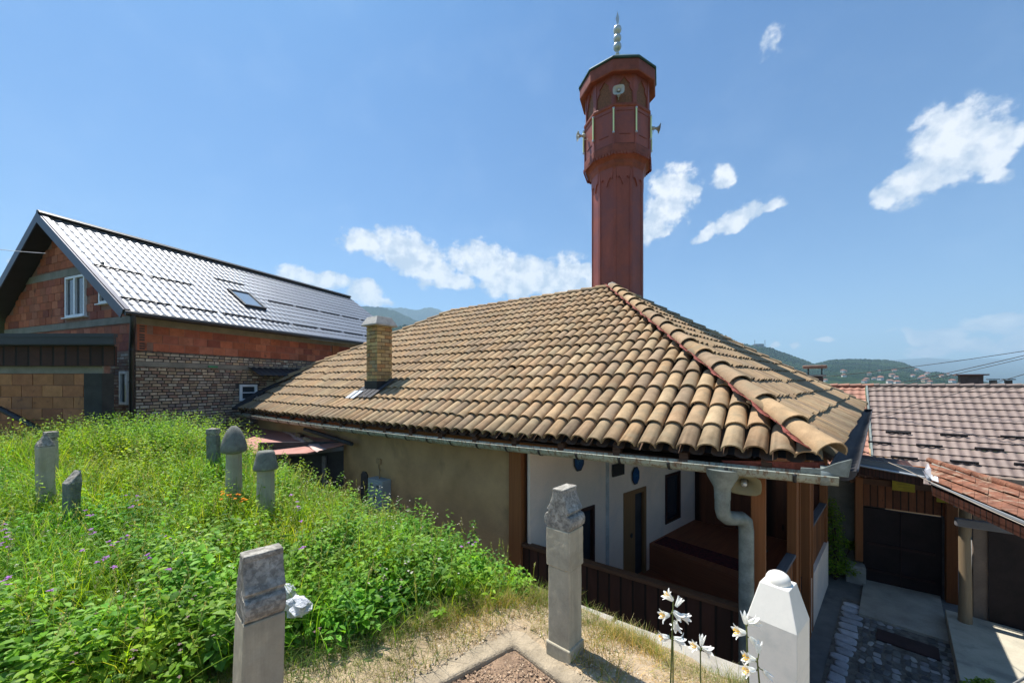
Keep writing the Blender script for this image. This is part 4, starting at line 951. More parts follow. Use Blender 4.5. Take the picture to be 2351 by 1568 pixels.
b.build('block_holes', m_mortard, house)
wallblocks('old_brick_courses', P(Wc, .62), HA, -HI, wlen, .29, .20, .092, .022, PAL_OLD, m_brick, house, jit=.012, depth=.012, rough=.12, wjit=.22, seed=33)
MB().box(P(Wc, .47)-HI*.03, HA*wlen, HI*.03, Z*.14).build('concrete_band', m_concd, house)
wx0 = (onplane(548, 905, Wc, HI)-Wc)@HA; 
wallblocks('old_brick_courses', P(Wc, -1.9), HA, -HI, wlen, 2.36, .20, .092, .022, PAL_OLD, m_brick, house, jit=.014, depth=.03, rough=.12, wjit=.22, seed=34, skip=lambda x, z: wx0-.05 < x < wx0+.75 and -1.9+z > -.55 and -1.9+z < .02)
# ground floor window in the long wall
wz0 = (VH-920)/F_*onplane(560, 920, Wc, HI)[1]; wz1 = (VH-884)/F_*onplane(560, 884, Wc, HI)[1]
b = MB(); o_ = P(Wc, wz0)+HA*wx0-HI*.02; W_w = .62; W_h = wz1-wz0+.02
for (a0_, w0_, z0_, h0_) in ((0, .09, 0, W_h), (W_w-.09, .09, 0, W_h), (.09, W_w-.18, 0, .08), (.09, W_w-.18, W_h-.08, .08), (.09, W_w-.18, W_h*.5-.02, .035)): b.box(o_+HA*a0_+Z*z0_, HA*w0_, -HI*.05, Z*h0_)
fr = b.build('window', m_upvc, house, bevel=.004); MB().box(o_+HA*.09+Z*.08, HA*(W_w-.18), -HI*.012, Z*(W_h-.16)).build('pane', m_glass, fr)
# corrugated awning and pale boarding to its right
ax0 = (onplane(568, 850, Wc, HI)-Wc)@HA; b = MB(); za = (VH-843)/F_*onplane(568, 850, Wc, HI)[1]
n_ = 60
rows = [[], []]
for i in range(n_+1):
    h = .02*math.cos(i*1.6); rows[0].append(P(Wc, za+h)+HA*(ax0+i*.055)-HI*.02); rows[1].append(P(Wc, za-.30+h)+HA*(ax0+i*.055)-HI*.62)
b.add(rows[0]+rows[1], [(i, i+1, n_+1+i+1, n_+1+i) for i in range(n_)], True); o = b.build('awning', m_tar, house); sm = o.modifiers.new('solid', 'SOLIDIFY'); sm.thickness = .01
MB().box(P(Wc, -.5)+HA*(ax0+.7), HA*2.2, -HI*.04, Z*.55).build('cladding_boards', mat('pale_boards', (.36, .30, .22), .8, stretch=(1, 1, 12)), house)
b = MB(); b.cbox(P(Wc, .53)+HA*(1.95)-HI*.10, HA, HI, Z, .28, .03, .05); tag(b.build('green_plank', mat('green_paint', (.06, .26, .12), .7), org=P(Wc, .5)+HA*1.95), 'short green painted plank lying on the brick ledge of the house', 'plank')
# gable wall
def gw(s_, z, off=0.): return P(Wc, z)+HI*s_-HA*off
GWd = 2*HH_-2*WW; slope = HR/HH_
topz = lambda s_: HC[2]+slope*(WW+s_)-.12 if s_ < GWd/2 else HC[2]+slope*(WW+GWd-s_)-.12
b = MB(); b.prism([gw(0, -3.2), gw(GWd, -3.2), gw(GWd, topz(GWd)), gw(GWd/2, topz(GWd/2)), gw(0, topz(0))], HA*.2); b.build('gable_wall', m_mortarb, house)
ws = [(2.55, 3.85, 2.02, 3.36), (1.15, 1.85, 2.30, 2.86)]
def skg(x, z): 
    zz = 1.92+z
    return any(a0-.12 < x < a1+.12 and z0-.05 < zz < z1+.05 for a0, a1, z0, z1 in ws) or (3.36 < zz < 3.62)
wallblocks('gable_blocks', gw(0, 1.92), HI, -HA, GWd, 3.3, .40, .247, .012, PAL_RED, m_block, house, jit=.004, depth=.016, seed=41, skip=skg, top=lambda x: topz(x)-1.92+.06)
MB().box(gw(0, 1.70), HI*GWd, -HA*.03, Z*.20).build('concrete_band', m_concd, house)
b = MB(); b.box(gw(1.6, 3.37), HI*5.6, -HA*.025, Z*.22); b.build('concrete_band', m_concd, house)
wallblocks('gable_blocks', gw(0, .92), HI, -HA, GWd, .77, .40, .247, .012, PAL_RED, m_block, house, jit=.004, depth=.016, seed=42)
wallblocks('old_brick_courses', gw(0, -1.6), HI, -HA, 2.2, 2.5, .20, .092, .022, PAL_OLD, m_brick, house, jit=.012, depth=.012, rough=.12, wjit=.22, seed=43)
def upvc(o_, a_, nn, wd, ht, mull=True, sill=True, parent=house):
    b = MB(); f = .075
    for (x, w_, z, h_) in ((0, f, 0, ht), (wd-f, f, 0, ht), (f, wd-2*f, 0, f), (f, wd-2*f, ht-f, f)): b.box(o_+a_*x+Z*z, a_*w_, nn*.07, Z*h_)
    if mull: b.box(o_+a_*(wd/2-.05)+Z*f, a_*.10, nn*.075, Z*(ht-2*f))
    fr = b.build('window', m_upvc, parent, bevel=.005); MB().box(o_+a_*f+Z*f, a_*(wd-2*f), nn*.02, Z*(ht-2*f)).build('pane', m_glass, fr)
    if sill: MB().box(o_-a_*.06-Z*.035, a_*(wd+.12), nn*.13, Z*.03).build('sill', m_upvc, fr)
upvc(gw(2.6, 2.05, .0), HI, -HA, 1.2, 1.28); upvc(gw(1.2, 2.34, .0), HI, -HA, .6, .5, False)
upvc(gw(.22, -.62, .02), HI, -HA, .42, .95, False, False)
# ------------------------------------------------------------------ low annex in front of the gable
an = thing('annex', 'flat-roofed orange block annex with a black fascia beside the gable', 'annex', (-11.5, 9.6, -2.))
yA = 9.35
b = MB(); b.prism([(-16, yA+.05, .91), (-9.66, yA+.05, .91), (-10.75, yA+1.1, .91), (-16, yA+1.1, .91)], Z*.10); b.box((-16, yA-.03, .93), (16-9.6, 0, 0), (0, .06, 0), (0, 0, .17)); b.box((-16, yA-.05, 1.10), (16-9.58, 0, 0), (0, .1, 0), (0, 0, .09)); b.build('roof', m_black, an)
MB().box((-16, yA+.25, .42), (16-9.85, 0, 0), (0, .05, 0), (0, 0, .49)).build('dark_boarding', m_wdark, an)
MB().box((-16, yA+.42, -3), (16-10.35, 0, 0), (0, .2, 0), (0, 0, 3.45)).build('wall', m_mortarb, an)
MB().box((-16, yA+.38, .24), (16-10.3, 0, 0), (0, .04, 0), (0, 0, .18)).build('concrete_band', m_concd, an)
MB().box((-10.75, yA+.36, -3), (.45, 0, 0), (0, .3, 0), (0, 0, 3.24)).build('pier', mat('dark_render', (.055, .052, .048), .95), an)
wallblocks('block_courses', (-16, yA+.42, -2.1), np.array([1., 0, 0]), np.array([0, -1., 0]), 5.25, 2.34, .52, .292, .014, PAL_OR, m_block, an, jit=.004, depth=.02, seed=51)
b = MB(); b.tube([(-12.6, yA+.15, -.62), (-11.9, yA+.15, -.98), (-11.0, yA+.15, -1.5)], .065, 10); b.build('drain_pipe', m_black, an)
# ------------------------------------------------------------------ houses on the right
RA = unit([.76, -.65, 0]); RUp = unit([.65, .76, 0]); pit = R_(31)
RP = np.array([15.6, 17.0, -.15]); rs = unit(RUp*math.cos(pit)+Z*math.sin(pit)); rn = unit(np.cross(RA, rs)); rn = rn if rn[2] > 0 else -rn
rh = thing('tiled_house', 'long house with a dull brown metal tiled roof and snow guards on the right', 'house', P(RP-RUp*5, YARD))
SL = 6.4; O_ = RP-rs*SL
metaltiles(O_, RA, rs, 15, SL, m_brownroof, rh, 'roof', wave=.235, step=.40, amp=.022, st=.038, nper=8)
b = MB(); b.add([RP, RP+RA*15, RP+RA*15+RUp*5-Z*3, RP+RUp*5-Z*3], [(0, 1, 2, 3)]); b.build('rear_roof', m_brownroof, rh)
b = MB(); k = 0
while k < 15: b.tube([RP+RA*k+Z*.03, RP+RA*(k+.40)+Z*.05], [.07, .085], 8); k += .38
b.build('ridge_tiles', m_brownroof, rh)
b = MB(); b.box(O_-RA*.04+rn*.0, RA*.06, rs*SL, rn*.07); b.build('verge_strip', m_zincp, rh)
b = MB(); b.prism([P(O_+RUp*.3, YARD), P(O_+RUp*.3+RA*15, YARD), P(O_+RUp*10+RA*15, YARD), P(O_+RUp*10, YARD)], Z*(O_[2]-YARD)); b.build('wall', m_plaster, rh)
def rp(u, v): p = onplane(u, v, RP, rn); return p
for i, (u0_, u1_, v_) in enumerate(((2033, 2090, 995), (2158, 2220, 1001), (2296, 2351, 1006), (2103, 2162, 1025), (2237, 2303, 1033), (1993, 2045, 1018), (2045, 2105, 1052), (2180, 2245, 1062), (2327, 2370, 1069))):
    p = rp(u0_, v_); ln = 888*(RA[0]-RA[1]*(u0_-U0)/F_)/p[1]; MB().box(p+rn*.03, RA*((u1_-u0_)/ln), rs*.03, rn*.085).build('snow_guard', m_black, rh)
b = MB(); cpos = atY(2228, 880, 15.9); b.cbox(P(cpos, -.35), RA, RUp, Z, .62, .45, 1.3); ch2 = b.build('chimney', m_mortard, rh, bevel=.01); MB().cbox(P(cpos, .33), RA, RUp, Z, .88, .7, .05).build('chimney_cap', mat('rusty_cap', (.16, .09, .075), .8), ch2)
for u_ in (2280, 2315):
    cpos = atY(u_, 880, 22); b = MB(); b.cbox(P(cpos, -.3), RA, RUp, Z, .25, .25, .9); b.cbox(P(cpos, .2), RA, RUp, Z, .45, .4, .05)
    o = b.build('chimney_pot', m_mortard, org=P(cpos, -.75)); tag(o, 'small distant chimney just above the brown ridge, %s of a pair' % ('left' if u_ == 2280 else 'right'), 'chimney', 'pair of small distant chimneys')
# red-tiled neighbour left of the verge
rh2 = thing('red_tiled_house', 'narrow house with reddish wavy tiles between the mosque eave and the brown roof', 'house', P(RP-RA*2-RUp*4, YARD))
O2 = O_-RA*4.2-rn*.03
metaltiles(O2, RA, rs, 4.13, SL-.02, m_redroof, rh2, 'roof', wave=.26, step=.36, amp=.025, st=.028, nper=7)
b = MB(); k = -4.2
while k < -.1: b.tube([RP+RA*k+Z*.02, RP+RA*(k+.42)+Z*.04], [.07, .09], 8); k += .4
b.build('ridge_tiles', m_redroof, rh2)
b = MB(); b.prism([P(O2+RUp*.35, YARD), P(O2+RUp*.35+RA*4.1, YARD), P(O2+RUp*8+RA*4.1, YARD), P(O2+RUp*8, YARD)], Z*(O2[2]-YARD-.05)); b.build('wall', m_white, rh2)
cpos = atY(1871, 880, 17.5); b = MB(); b.cbox(P(cpos, -.35), RA, RUp, Z, .58, .5, 1.3); cc_ = b.build('chimney', m_mortard, rh2); b = MB(); b.cbox(P(cpos, .33), RA, RUp, Z, .78, .7, .06); b.build('chimney_collar', m_conc, cc_)
b = MB(); [b.cbox(P(cpos, .5)+RA*sx*.24, RA, RUp, Z, .05, .05, .3) for sx in (-1, 1)]; b.build('cap_leg', m_mortard, cc_)
MB().cbox(P(cpos, .72), RA, RUp, Z, .86, .7, .13).build('chimney_cap', mat('brown_cap', (.30, .18, .13), .8), cc_, bevel=.03)
# dark garden wall with a small tiled coping behind the shrub
gwl = thing('garden_wall', 'dark rendered wall with a short tiled coping behind the shrub', 'wall', P(yp(7.2, .2, 0), YARD))
g0_ = yp(7.0, -2.2, YARD); MB().box(g0_, SN*2.0, SE*.2, Z*2.3).build('wall', mat('dark_wall_render', (.20, .18, .14), .95, var=.25), gwl)
b = MB(); b.box(g0_+Z*2.31-SE*.05, SN*2.0, SE*.25, Z*.06); b.build('gutter', m_black, gwl)
b = MB(); k = 0
while k < 2.0: 
    b.tube([g0_+SN*k+Z*2.45-SE*.1, g0_+SN*k+Z*2.55+SE*.35], [.06, .055], 8); k += .115
b.build('tile_coping', m_redroof, gwl)
# ------------------------------------------------------------------ gate and its canopy
GD = -D; GL = np.array([8.20, 9.08, 0])
gate = thing('gate', 'timber gateway with dark double doors under a sheet-metal roof edge', 'gate', P(GL, YARD))
def gp(t, z, off=0.): return P(GL, z)+GD*t-NB*off
for t, w_ in ((-.05, .14), (1.42, .17)):
    MB().cbox(gp(t, (-2.2+YARD)/2+ (0.25 if t < 0 else 0), .05), GD, NB, Z, w_, .14, -2.2-YARD-(.5 if t < 0 else 0)).build('post', m_wpost, gate, bevel=.01)
MB().box(gp(.03, YARD+.03, -.02), GD*1.27, NB*.06, Z*1.72).build('door', m_gatem, gate, bevel=.01)
b = MB(); b.box(gp(.66, YARD+.05, -.01), GD*.012, -NB*.02, Z*1.68); b.box(gp(.1, YARD+.9, -.01), GD*1.1, -NB*.03, Z*.06); b.box(gp(.1, YARD+.3, -.01), GD*1.1, -NB*.03, Z*.05); b.build('door_braces', mat('dark_brown_brace', (.035, .015, .013), .6), gate)
MB().box(gp(1.30, YARD, -.02), GD*.06, NB*.1, Z*1.8).build('door_jamb', m_mortard, gate)
MB().box(gp(.03, -2.86, .0), GD*1.40, NB*.04, Z*.52).build('fascia_boards', wood('gate_boards', (.24, .085, .03), (.13, .04, .016), board=.09), gate)
MB().box(gp(-.22, -2.35, .07), GD*2.1, NB*.10, Z*.14).build('beam', m_wrail, gate, bevel=.01)
MB().box(gp(-.45, -2.05, .10), GD*2.1, NB*.08, Z*.22).build('beam', m_wpost, gate, bevel=.01)
MB().box(gp(.3, -2.22, .02), GD*.7, NB*.03, Z*.2).build('fascia_boards', m_wdark, gate)
# canopy roof: metal edged left part
cA = atY(1945, 1052, 8.45); cB = atY(2122, 1083, 7.62); cd = unit(P(cB-cA, 0)); ln_ = np.linalg.norm((cB-cA)[:2])
b = MB(); zc_ = (cA[2]+cB[2])/2
back = np.array([.60, .80, 0])
b.prism([cA+Z*.05, cB+Z*.05, cB+back*1.6-Z*.45, cA+back*1.3-Z*.45], -Z*.02); b.build('canopy_roof', m_flashw, gate)
b = MB(); b.box(cA-Z*.09, cB-cA, back*.02, Z*.15); b.build('canopy_edge', mat('dull_grey_sheet', (.16, .19, .22), .5, metal=.3, var=.08, bump=.03), gate, bevel=.003)
b = MB(); b.box(cA-Z*.30+back*.06, cB-cA, back*.03, Z*.19); b.prism([cA-Z*.12+back*.08, cB-Z*.12+back*.08, cB+back*1.5-Z*.05, cA+back*1.2-Z*.05], Z*.02); b.build('canopy_fascia', m_wdark, gate)
b = MB(); b.tube([cA-Z*.10-back*.03, cB-Z*.10-back*.03], .022, 8); b.build('gutter', m_flashw, gate)
# pedestal left
ped = yp(5.0, -.35, YARD)
o = MB().cbox(P(GL, YARD+.2)+GD*-.12-NB*.06, GD, NB, Z, .36, .34, .42).build('pedestal', m_conc, gate, bevel=.02)
for (t, u_) in ((0, 0),): pass
# yellow plates on the beams
for i, (u0_, u1_, v0_, v1_, lab) in enumerate(((2050, 2098, 1098, 1128, 'larger faded yellow plate on the upper beam over the gate'), (2151, 2190, 1130, 1156, 'smaller faded yellow plate at the right end of the gate beam'))):
    a_ = onplane((u0_+u1_)/2, (v0_+v1_)/2, P(GL, 0)-NB*(.14 if i == 0 else .12), NB); w_ = (.36, .26)[i]; h_ = (.28, .21)[i]
    t = thing('yellow_sign', lab, 'sign', a_, 'yellow plates over the gate'); MB().cbox(a_, GD, NB, Z, w_, .012, h_).build('plate', m_yellow, t, bevel=.003)
    b = MB()
    for k in range(3): b.cbox(a_-NB*.007+Z*(.07-.06*k), GD, NB, Z, w_*(.7-.12*k), .004, .012)
    b.build('faded_lines', mat('faded_olive', (.22, .17, .02), .7), t)
# canopy on the right: old tiles, dark fascia, bright folded flashing
can = thing('tiled_canopy', 'lean-to canopy with crumbling orange tiles and a dark fascia board', 'canopy', P(yp(2, 2, 0), YARD))
zE = -1.92; e0 = atY(2140, 1108, 7.45); e1 = atY(2420, 1226, 4.9); dE = unit(e1-e0); lE = np.linalg.norm(e1-e0)
u0p = atY(2132, 1062, 7.95); u1p = atY(2420, 1153, 6.0)
b = MB(); n1_, n2_x = 9, 3
rr2 = random.Random(5)
for j in range(n2_x):                                    # overlapping rows of worn tiles
    for i in range(n1_):
        a0_ = i/n1_; a1_ = (i+1)/n1_; k0 = j/n2_x; k1 = (j+1.25)/n2_x
        p00 = e0+(e1-e0)*a0_; p01 = e0+(e1-e0)*a1_; q00 = u0p+(u1p-u0p)*a0_; q01 = u0p+(u1p-u0p)*a1_
        h = .03+.01*rr2.random()
        h += .02*rr2.random(); A0 = p00+(q00-p00)*k0+Z*h; A1 = p01+(q01-p01)*k0+Z*(h+.004*rr2.random()); B1 = p01+(q01-p01)*k1+Z*.012; B0 = p00+(q00-p00)*k1+Z*.012
        b.prism([A0, A1, B1, B0], -Z*.014)
b.build('tile_rows', m_oldred, can, bevel=.004)
b = MB(); k = 0
dR = unit(u1p-u0p); LR = np.linalg.norm(u1p-u0p)
while k < LR: b.tube([u0p+dR*k+Z*(.05+.01*rr2.random()), u0p+dR*(k+.3)+Z*.045], [.055, .065], 8); k += .27
b.build('ridge_tiles', m_oldred, can)
b = MB(); b.tube([u0p+dR*.1+Z*.01-unit(q00-p00)*.04*1, u1p+Z*.01], .035, 6); b.build('mortar_line', m_conc, can)
b = MB(); dn_ = unit(np.cross(dE, Z)); dn_ = dn_ if dn_[0] < 0 else -dn_
b.box(e0-Z*.02+dn_*.01, dE*lE, dn_*.02, Z*.035); b.build('edge_strip', m_flashw, can)
b = MB(); b.box(e0-Z*.24, dE*lE, -dn_*.03, Z*.22); b.prism([e0-Z*.20, e1-Z*.20, u1p-Z*.10, u0p-Z*.10], Z*.02); b.build('fascia_board', m_wdark, can)
b = MB(); f0 = atY(2120, 1078, 7.60); f1 = atY(2140, 1108, 7.42)
b.prism([cB+Z*.02, e0+Z*.05, e0+dE*.22+Z*.055, atY(2150, 1068, 7.9), atY(2128, 1066, 7.9)], Z*.012)
b.prism([atY(2118, 1080, 7.5), atY(2126, 1086, 7.5), atY(2139, 1103, 7.5), atY(2134, 1112, 7.5)], np.array([.02, .02, 0])); b.build('flashing', mat('white_folded_sheet', (.72, .74, .76), .35, var=.04, metal=.3, bump=.02), can)
# weathered post and its bracket beam
pb = atZ(2216, 1432, YARD+.2); wp = thing('weathered_post', 'tan weathered log post with a grey cross beam carrying the canopy', 'post', pb)
b = MB(); ptop = P(pb, -2.25); b.tube([pb, pb+(ptop-pb)*.3+np.array([.01, 0, 0]), pb+(ptop-pb)*.7-np.array([.01, 0, 0]), ptop], [.095, .085, .08, .075], 9); b.build('log', m_wtan, wp)
bm0 = atY(2196, 1197, 7.0); bm1 = atY(2420, 1228, 6.3); dd = unit(bm1-bm0)
MB().box(bm0-Z*.09, dd*np.linalg.norm(bm1-bm0), np.array([.05, .09, 0]), Z*.15).build('cross_beam', m_wgrey, wp, bevel=.02)
MB().cbox(P(pb, -2.30)+np.array([0, -.0, .05]), dd, np.cross(Z, dd), Z, .3, .16, .12).build('cap_block', m_wgrey, wp, bevel=.02)
# outbuilding behind the right canopy
ob = thing('outbuilding', 'dim plastered outbuilding with boarded front under the right-hand canopy', 'outbuilding', P(yp(5.9, 1.6, 0), YARD))
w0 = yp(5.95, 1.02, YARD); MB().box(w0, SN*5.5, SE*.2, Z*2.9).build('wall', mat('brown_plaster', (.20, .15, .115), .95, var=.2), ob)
MB().box(w0-SE*.02+SN*.18, SN*.45, -SE*.02, Z*1.95).build('door_opening', m_gatem, ob)
MB().box(w0-SE*.02+SN*.63, SN*.10, -SE*.06, Z*2.0).build('door_frame', m_conc, ob)
b = MB(); b.box(w0-SE*.35+SN*.95+Z*.24, SN*3.2, SE*.3, Z*1.15); b.build('cupboard', wood('faded_boards', (.24, .15, .09), (.17, .10, .06), axis='x', knots=False, board=.4), ob, bevel=.01)
b = MB(); b.box(w0-SE*.40+SN*.93+Z*1.40, SN*3.25, SE*.38, Z*.04); b.box(w0-SE*.37+SN*.95+Z*.98, SN*3.2, -SE*.02, Z*.03); b.build('shelf', m_wdark, ob)
b = MB(); b.box(w0-SE*.62+SN*.75+Z*.24, SN*4, SE*.25, Z*.14); b.build('step', m_conc, ob, bevel=.01)

# ------------------------------------------------------------------ gravestones
def gframe(ang): a = R_(ang); return np.array([math.cos(a), math.sin(a), 0]), np.array([-math.sin(a), math.cos(a), 0])
GG = 'old carved gravestones in the weeds'
def profile_stone(name, label, base, ang, wd, dp, ht, tilt=(0, 0), headh=.34, m=m_stone, foot=False, waist=None):
    """slab whose head seen from its side has the stepped scroll gable: roof slope, groove, roll"""
    base = np.array(base, float); ax, ay = gframe(ang)
    th = thing(name, label, 'gravestone', base, GG); up = unit(Z+ax*tilt[0]+ay*tilt[1]); b = MB(); zt_ = ht-headh
    def ft(x, y, z): return base+ax*x+ay*y+up*z
    w2 = wd/2; d2 = dp/2
    # shaft
    if waist:
        b.prism([ft(-w2*.9, -d2*.9, 0), ft(w2*.9, -d2*.9, 0), ft(w2*.9, d2*.9, 0), ft(-w2*.9, d2*.9, 0)], up*waist)
        b.prism([ft(-w2, -d2, waist), ft(w2, -d2, waist), ft(w2, d2, waist), ft(-w2, d2, waist)], up*(zt_-waist))
    else:
        lo = [ft(-w2*1.08, -d2*1.08, -.3), ft(w2*1.08, -d2*1.08, -.3), ft(w2*1.08, d2*1.08, -.3), ft(-w2*1.08, d2*1.08, -.3)]
        hi = [ft(-w2, -d2, zt_), ft(w2, -d2, zt_), ft(w2, d2, zt_), ft(-w2, d2, zt_)]
        b.add(lo+hi, [(3, 2, 1, 0), (4, 5, 6, 7), (0, 1, 5, 4), (1, 2, 6, 5), (2, 3, 7, 6), (3, 0, 4, 7)])
    if foot: b.prism([ft(-w2*1.02, -d2*1.02, -.3), ft(w2*1.02, -d2*1.02, -.3), ft(w2*1.02, d2*1.02, -.3), ft(-w2*1.02, d2*1.02, -.3)], up*(.3+.17))
    b.build('shaft', m, th, bevel=.012)
    h = headh; b = MB()
    half = [(d2*.93, 0), (d2*.97, .03*h), (d2*1.10, .07*h), (d2*1.16, .15*h), (d2*1.16, .24*h), (d2*1.08, .32*h), (d2*.96, .36*h), (d2*.80, .365*h), (d2*.80, .42*h), (d2*.97, .43*h), (d2*.97, .46*h), (d2*.78, .56*h), (d2*.62, .68*h), (d2*.50, .80*h), (d2*.44, .90*h), (d2*.46, .92*h), (d2*.46, h)]
    pr = [(y, z+zt_) for y, z in half]+[(-y, z+zt_) for y, z in reversed(half)]
    b.prism([ft(-w2*.985, y, z) for y, z in pr], ax*wd*.985); b.build('head', m_stonelichen, th, bevel=.008)
    return th
_ct = bpy.data.textures.new('chips', 'CLOUDS'); _ct.noise_scale = .05; _ct.noise_depth = 3
_cb = bpy.data.textures.new('lumps', 'CLOUDS'); _cb.noise_scale = .22; _cb.noise_depth = 2
def chip(t, st=.007, lv=4):
    for o in ([t] if t.type == 'MESH' else [c for c in children(t)]):
        m_ = o.modifiers.new('sub', 'SUBSURF'); m_.subdivision_type = 'SIMPLE'; m_.levels = lv; m_.render_levels = lv
        for tx, k in ((_ct, 1.), (_cb, 1.8)):
            d_ = o.modifiers.new('chip', 'DISPLACE'); d_.texture = tx; d_.texture_coords = 'GLOBAL'; d_.strength = st*k; d_.mid_level = .5
# centre stone
cb = np.array([.45, 3.28, -2.34])
cang = 30
st_c = profile_stone('gravestone', 'tall pale gravestone with a stepped scroll top and dark foot beside the gravel grave', cb, 49, .225, .235, 1.455, tilt=(.012, .01), headh=.33, foot=True, waist=.80)
# left front stone
lb = atY(572, 1568, 2.28); lb = np.array([-1.56, 2.36, -2.25])
st_l = profile_stone('gravestone', 'large gravestone with a mossy scroll top close on the left', lb, 45, .215, .235, 1.235, tilt=(.02, -.02), headh=.37)
chip(st_c, .004); chip(st_l, .005)
# plain block stones
def block_stone(label, base, ang, wd, dp, ht, top='flat', tilt=(0, 0), groove=False):
    base = np.array(base, float); ax, ay = gframe(ang); up = unit(Z+ax*tilt[0]+ay*tilt[1]); th = thing('gravestone', label, 'gravestone', base, GG)
    def ft(x, y, z): return base+ax*x+ay*y+up*z
    w2, d2 = wd/2, dp/2; b = MB(); b.prism([ft(-w2, -d2, -.2), ft(w2, -d2, -.2), ft(w2, d2, -.2), ft(-w2, d2, -.2)], up*(ht+.2)); b.build('shaft', m_stonegrey if groove else m_stone, th, bevel=.015)
    b = MB()
    if top == 'pyramid':
        q = [ft(-w2*1.03, -d2*1.03, ht), ft(w2*1.03, -d2*1.03, ht), ft(w2*1.03, d2*1.03, ht), ft(-w2*1.03, d2*1.03, ht), ft(0, 0, ht+.20)]
        b.add(q, [(0, 1, 4), (1, 2, 4), (2, 3, 4), (3, 0, 4), (3, 2, 1, 0)])
    elif top == 'slope':
        q = [ft(-w2*1.02, -d2*1.02, ht), ft(w2*1.02, -d2*1.02, ht), ft(w2*1.02, d2*1.02, ht), ft(-w2*1.02, d2*1.02, ht), ft(-w2, d2, ht+.16), ft(w2, d2, ht+.16)]
        b.add(q, [(0, 1, 5, 4), (1, 2, 5), (3, 0, 4), (2, 3, 4, 5), (3, 2, 1, 0)])
    else:
        b.prism([ft(-w2*.9, -d2*.9, ht+.001), ft(w2*.9, -d2*.9, ht+.001), ft(w2*.9, d2*.9, ht+.001), ft(-w2*.9, d2*.9, ht+.001)], up*.03); b.prism([ft(-w2*1.03, -d2*1.03, ht+.032), ft(w2*1.03, -d2*1.03, ht+.032), ft(w2*1.03, d2*1.03, ht+.032), ft(-w2*1.03, d2*1.03, ht+.032)], up*.10)
    b.build('head', m_stonelichen, th, bevel=.01); chip(th, .012, 3); return th
def gpos(u, v, Y): p = atY(u, v, Y); return np.array([p[0], p[1], gfun(p[0], p[1])])
s = gpos(104, 1100, 5.2); block_stone('square gravestone with a mossy pyramid cap at the far left', s, -25, .155, .15, atY(104, 1024, 5.2)[2]-s[2], 'pyramid')
s = gpos(117, 1100, 6.1); block_stone('flat-topped dark gravestone half hidden behind the pyramid-capped one', s, -20, .14, .13, atY(118, 1010, 6.1)[2]-s[2], 'flat')
s = gpos(165, 1180, 4.9); block_stone('narrow dark gravestone with a rough sloping mossy top', s, -12, .135, .12, atY(165, 1109, 4.9)[2]-s[2], 'slope', groove=True)
s = gpos(490, 1040, 7.2); block_stone('dark flat-topped gravestone behind the egg-shaped turban stone', s, 10, .17, .16, atY(490, 1000, 7.2)[2]-s[2], 'flat', groove=True)
def turban(label, base, ht, prof, sw, tilt=(0, 0)):
    base = np.array(base, float); th = thing('gravestone', label, 'gravestone', base, GG)
    b = MB(); ax, ay = gframe(20); b.lathe([(sw*1.05, -.2), (sw, ht*.4), (sw*.92, ht)], base, 8, False, rot=R_(22.5)); b.build('shaft', m_stone, th, bevel=.01)
    b = MB(); b.lathe([(r, ht+z) for r, z in prof], base, 24, True); b.build('turban', m_stonegrey, th); return th
s = gpos(537, 1090, 5.7); turban('gravestone topped by a tall egg-shaped grey turban', s, atY(537, 1040, 5.7)[2]-s[2], [(.10, 0), (.155, .02), (.165, .06), (.155, .14), (.135, .22), (.105, .30), (.07, .36), (.03, .40), (0, .405)], .11)
s = gpos(610, 1140, 5.35); turban('gravestone with a flat bucket-shaped grey turban near the shed', s, atY(610, 1078, 5.35)[2]-s[2], [(.10, 0), (.145, .005), (.15, .03), (.135, .10), (.115, .20), (.105, .245), (.09, .26), (0, .265)], .115)
# white marble stone, near right
ms_b = np.array([1.34, 2.06, -2.35])
ms = thing('marble_gravestone', 'bright white marble gravestone with a pyramid top and a half ball', 'gravestone', ms_b)
corner = atY(1831, 1458.6, 1.87)                      # the near corner at shoulder height
ax, ay = unit([-.645, .764, 0]), unit([.764, .645, 0]); W_m = .22; ctr = corner+(ax+ay)*W_m/2
def q4(h, z): return [P(ctr+ax*x*h+ay*y*h, z) for x, y in ((1, -1), (-1, -1), (-1, 1), (1, 1))]
sh_z = corner[2]; tp_z = -1.0407
b = MB(); lo = q4(W_m/2, -2.6); hi = q4(W_m/2, sh_z); tp = q4(.065, tp_z)
b.add(lo+hi+tp, [(3, 2, 1, 0), (0, 1, 5, 4), (1, 2, 6, 5), (2, 3, 7, 6), (3, 0, 4, 7), (4, 5, 9, 8), (5, 6, 10, 9), (6, 7, 11, 10), (7, 4, 8, 11), (8, 9, 10, 11)])
b.build('shaft', m_marble, ms, bevel=.004)
MB().lathe([(.056, -.004), (.057, .008), (.054, .024), (.045, .040), (.03, .051), (.014, .056), (0, .057)], P(ctr, tp_z), 28).build('half_ball', m_marble, ms)
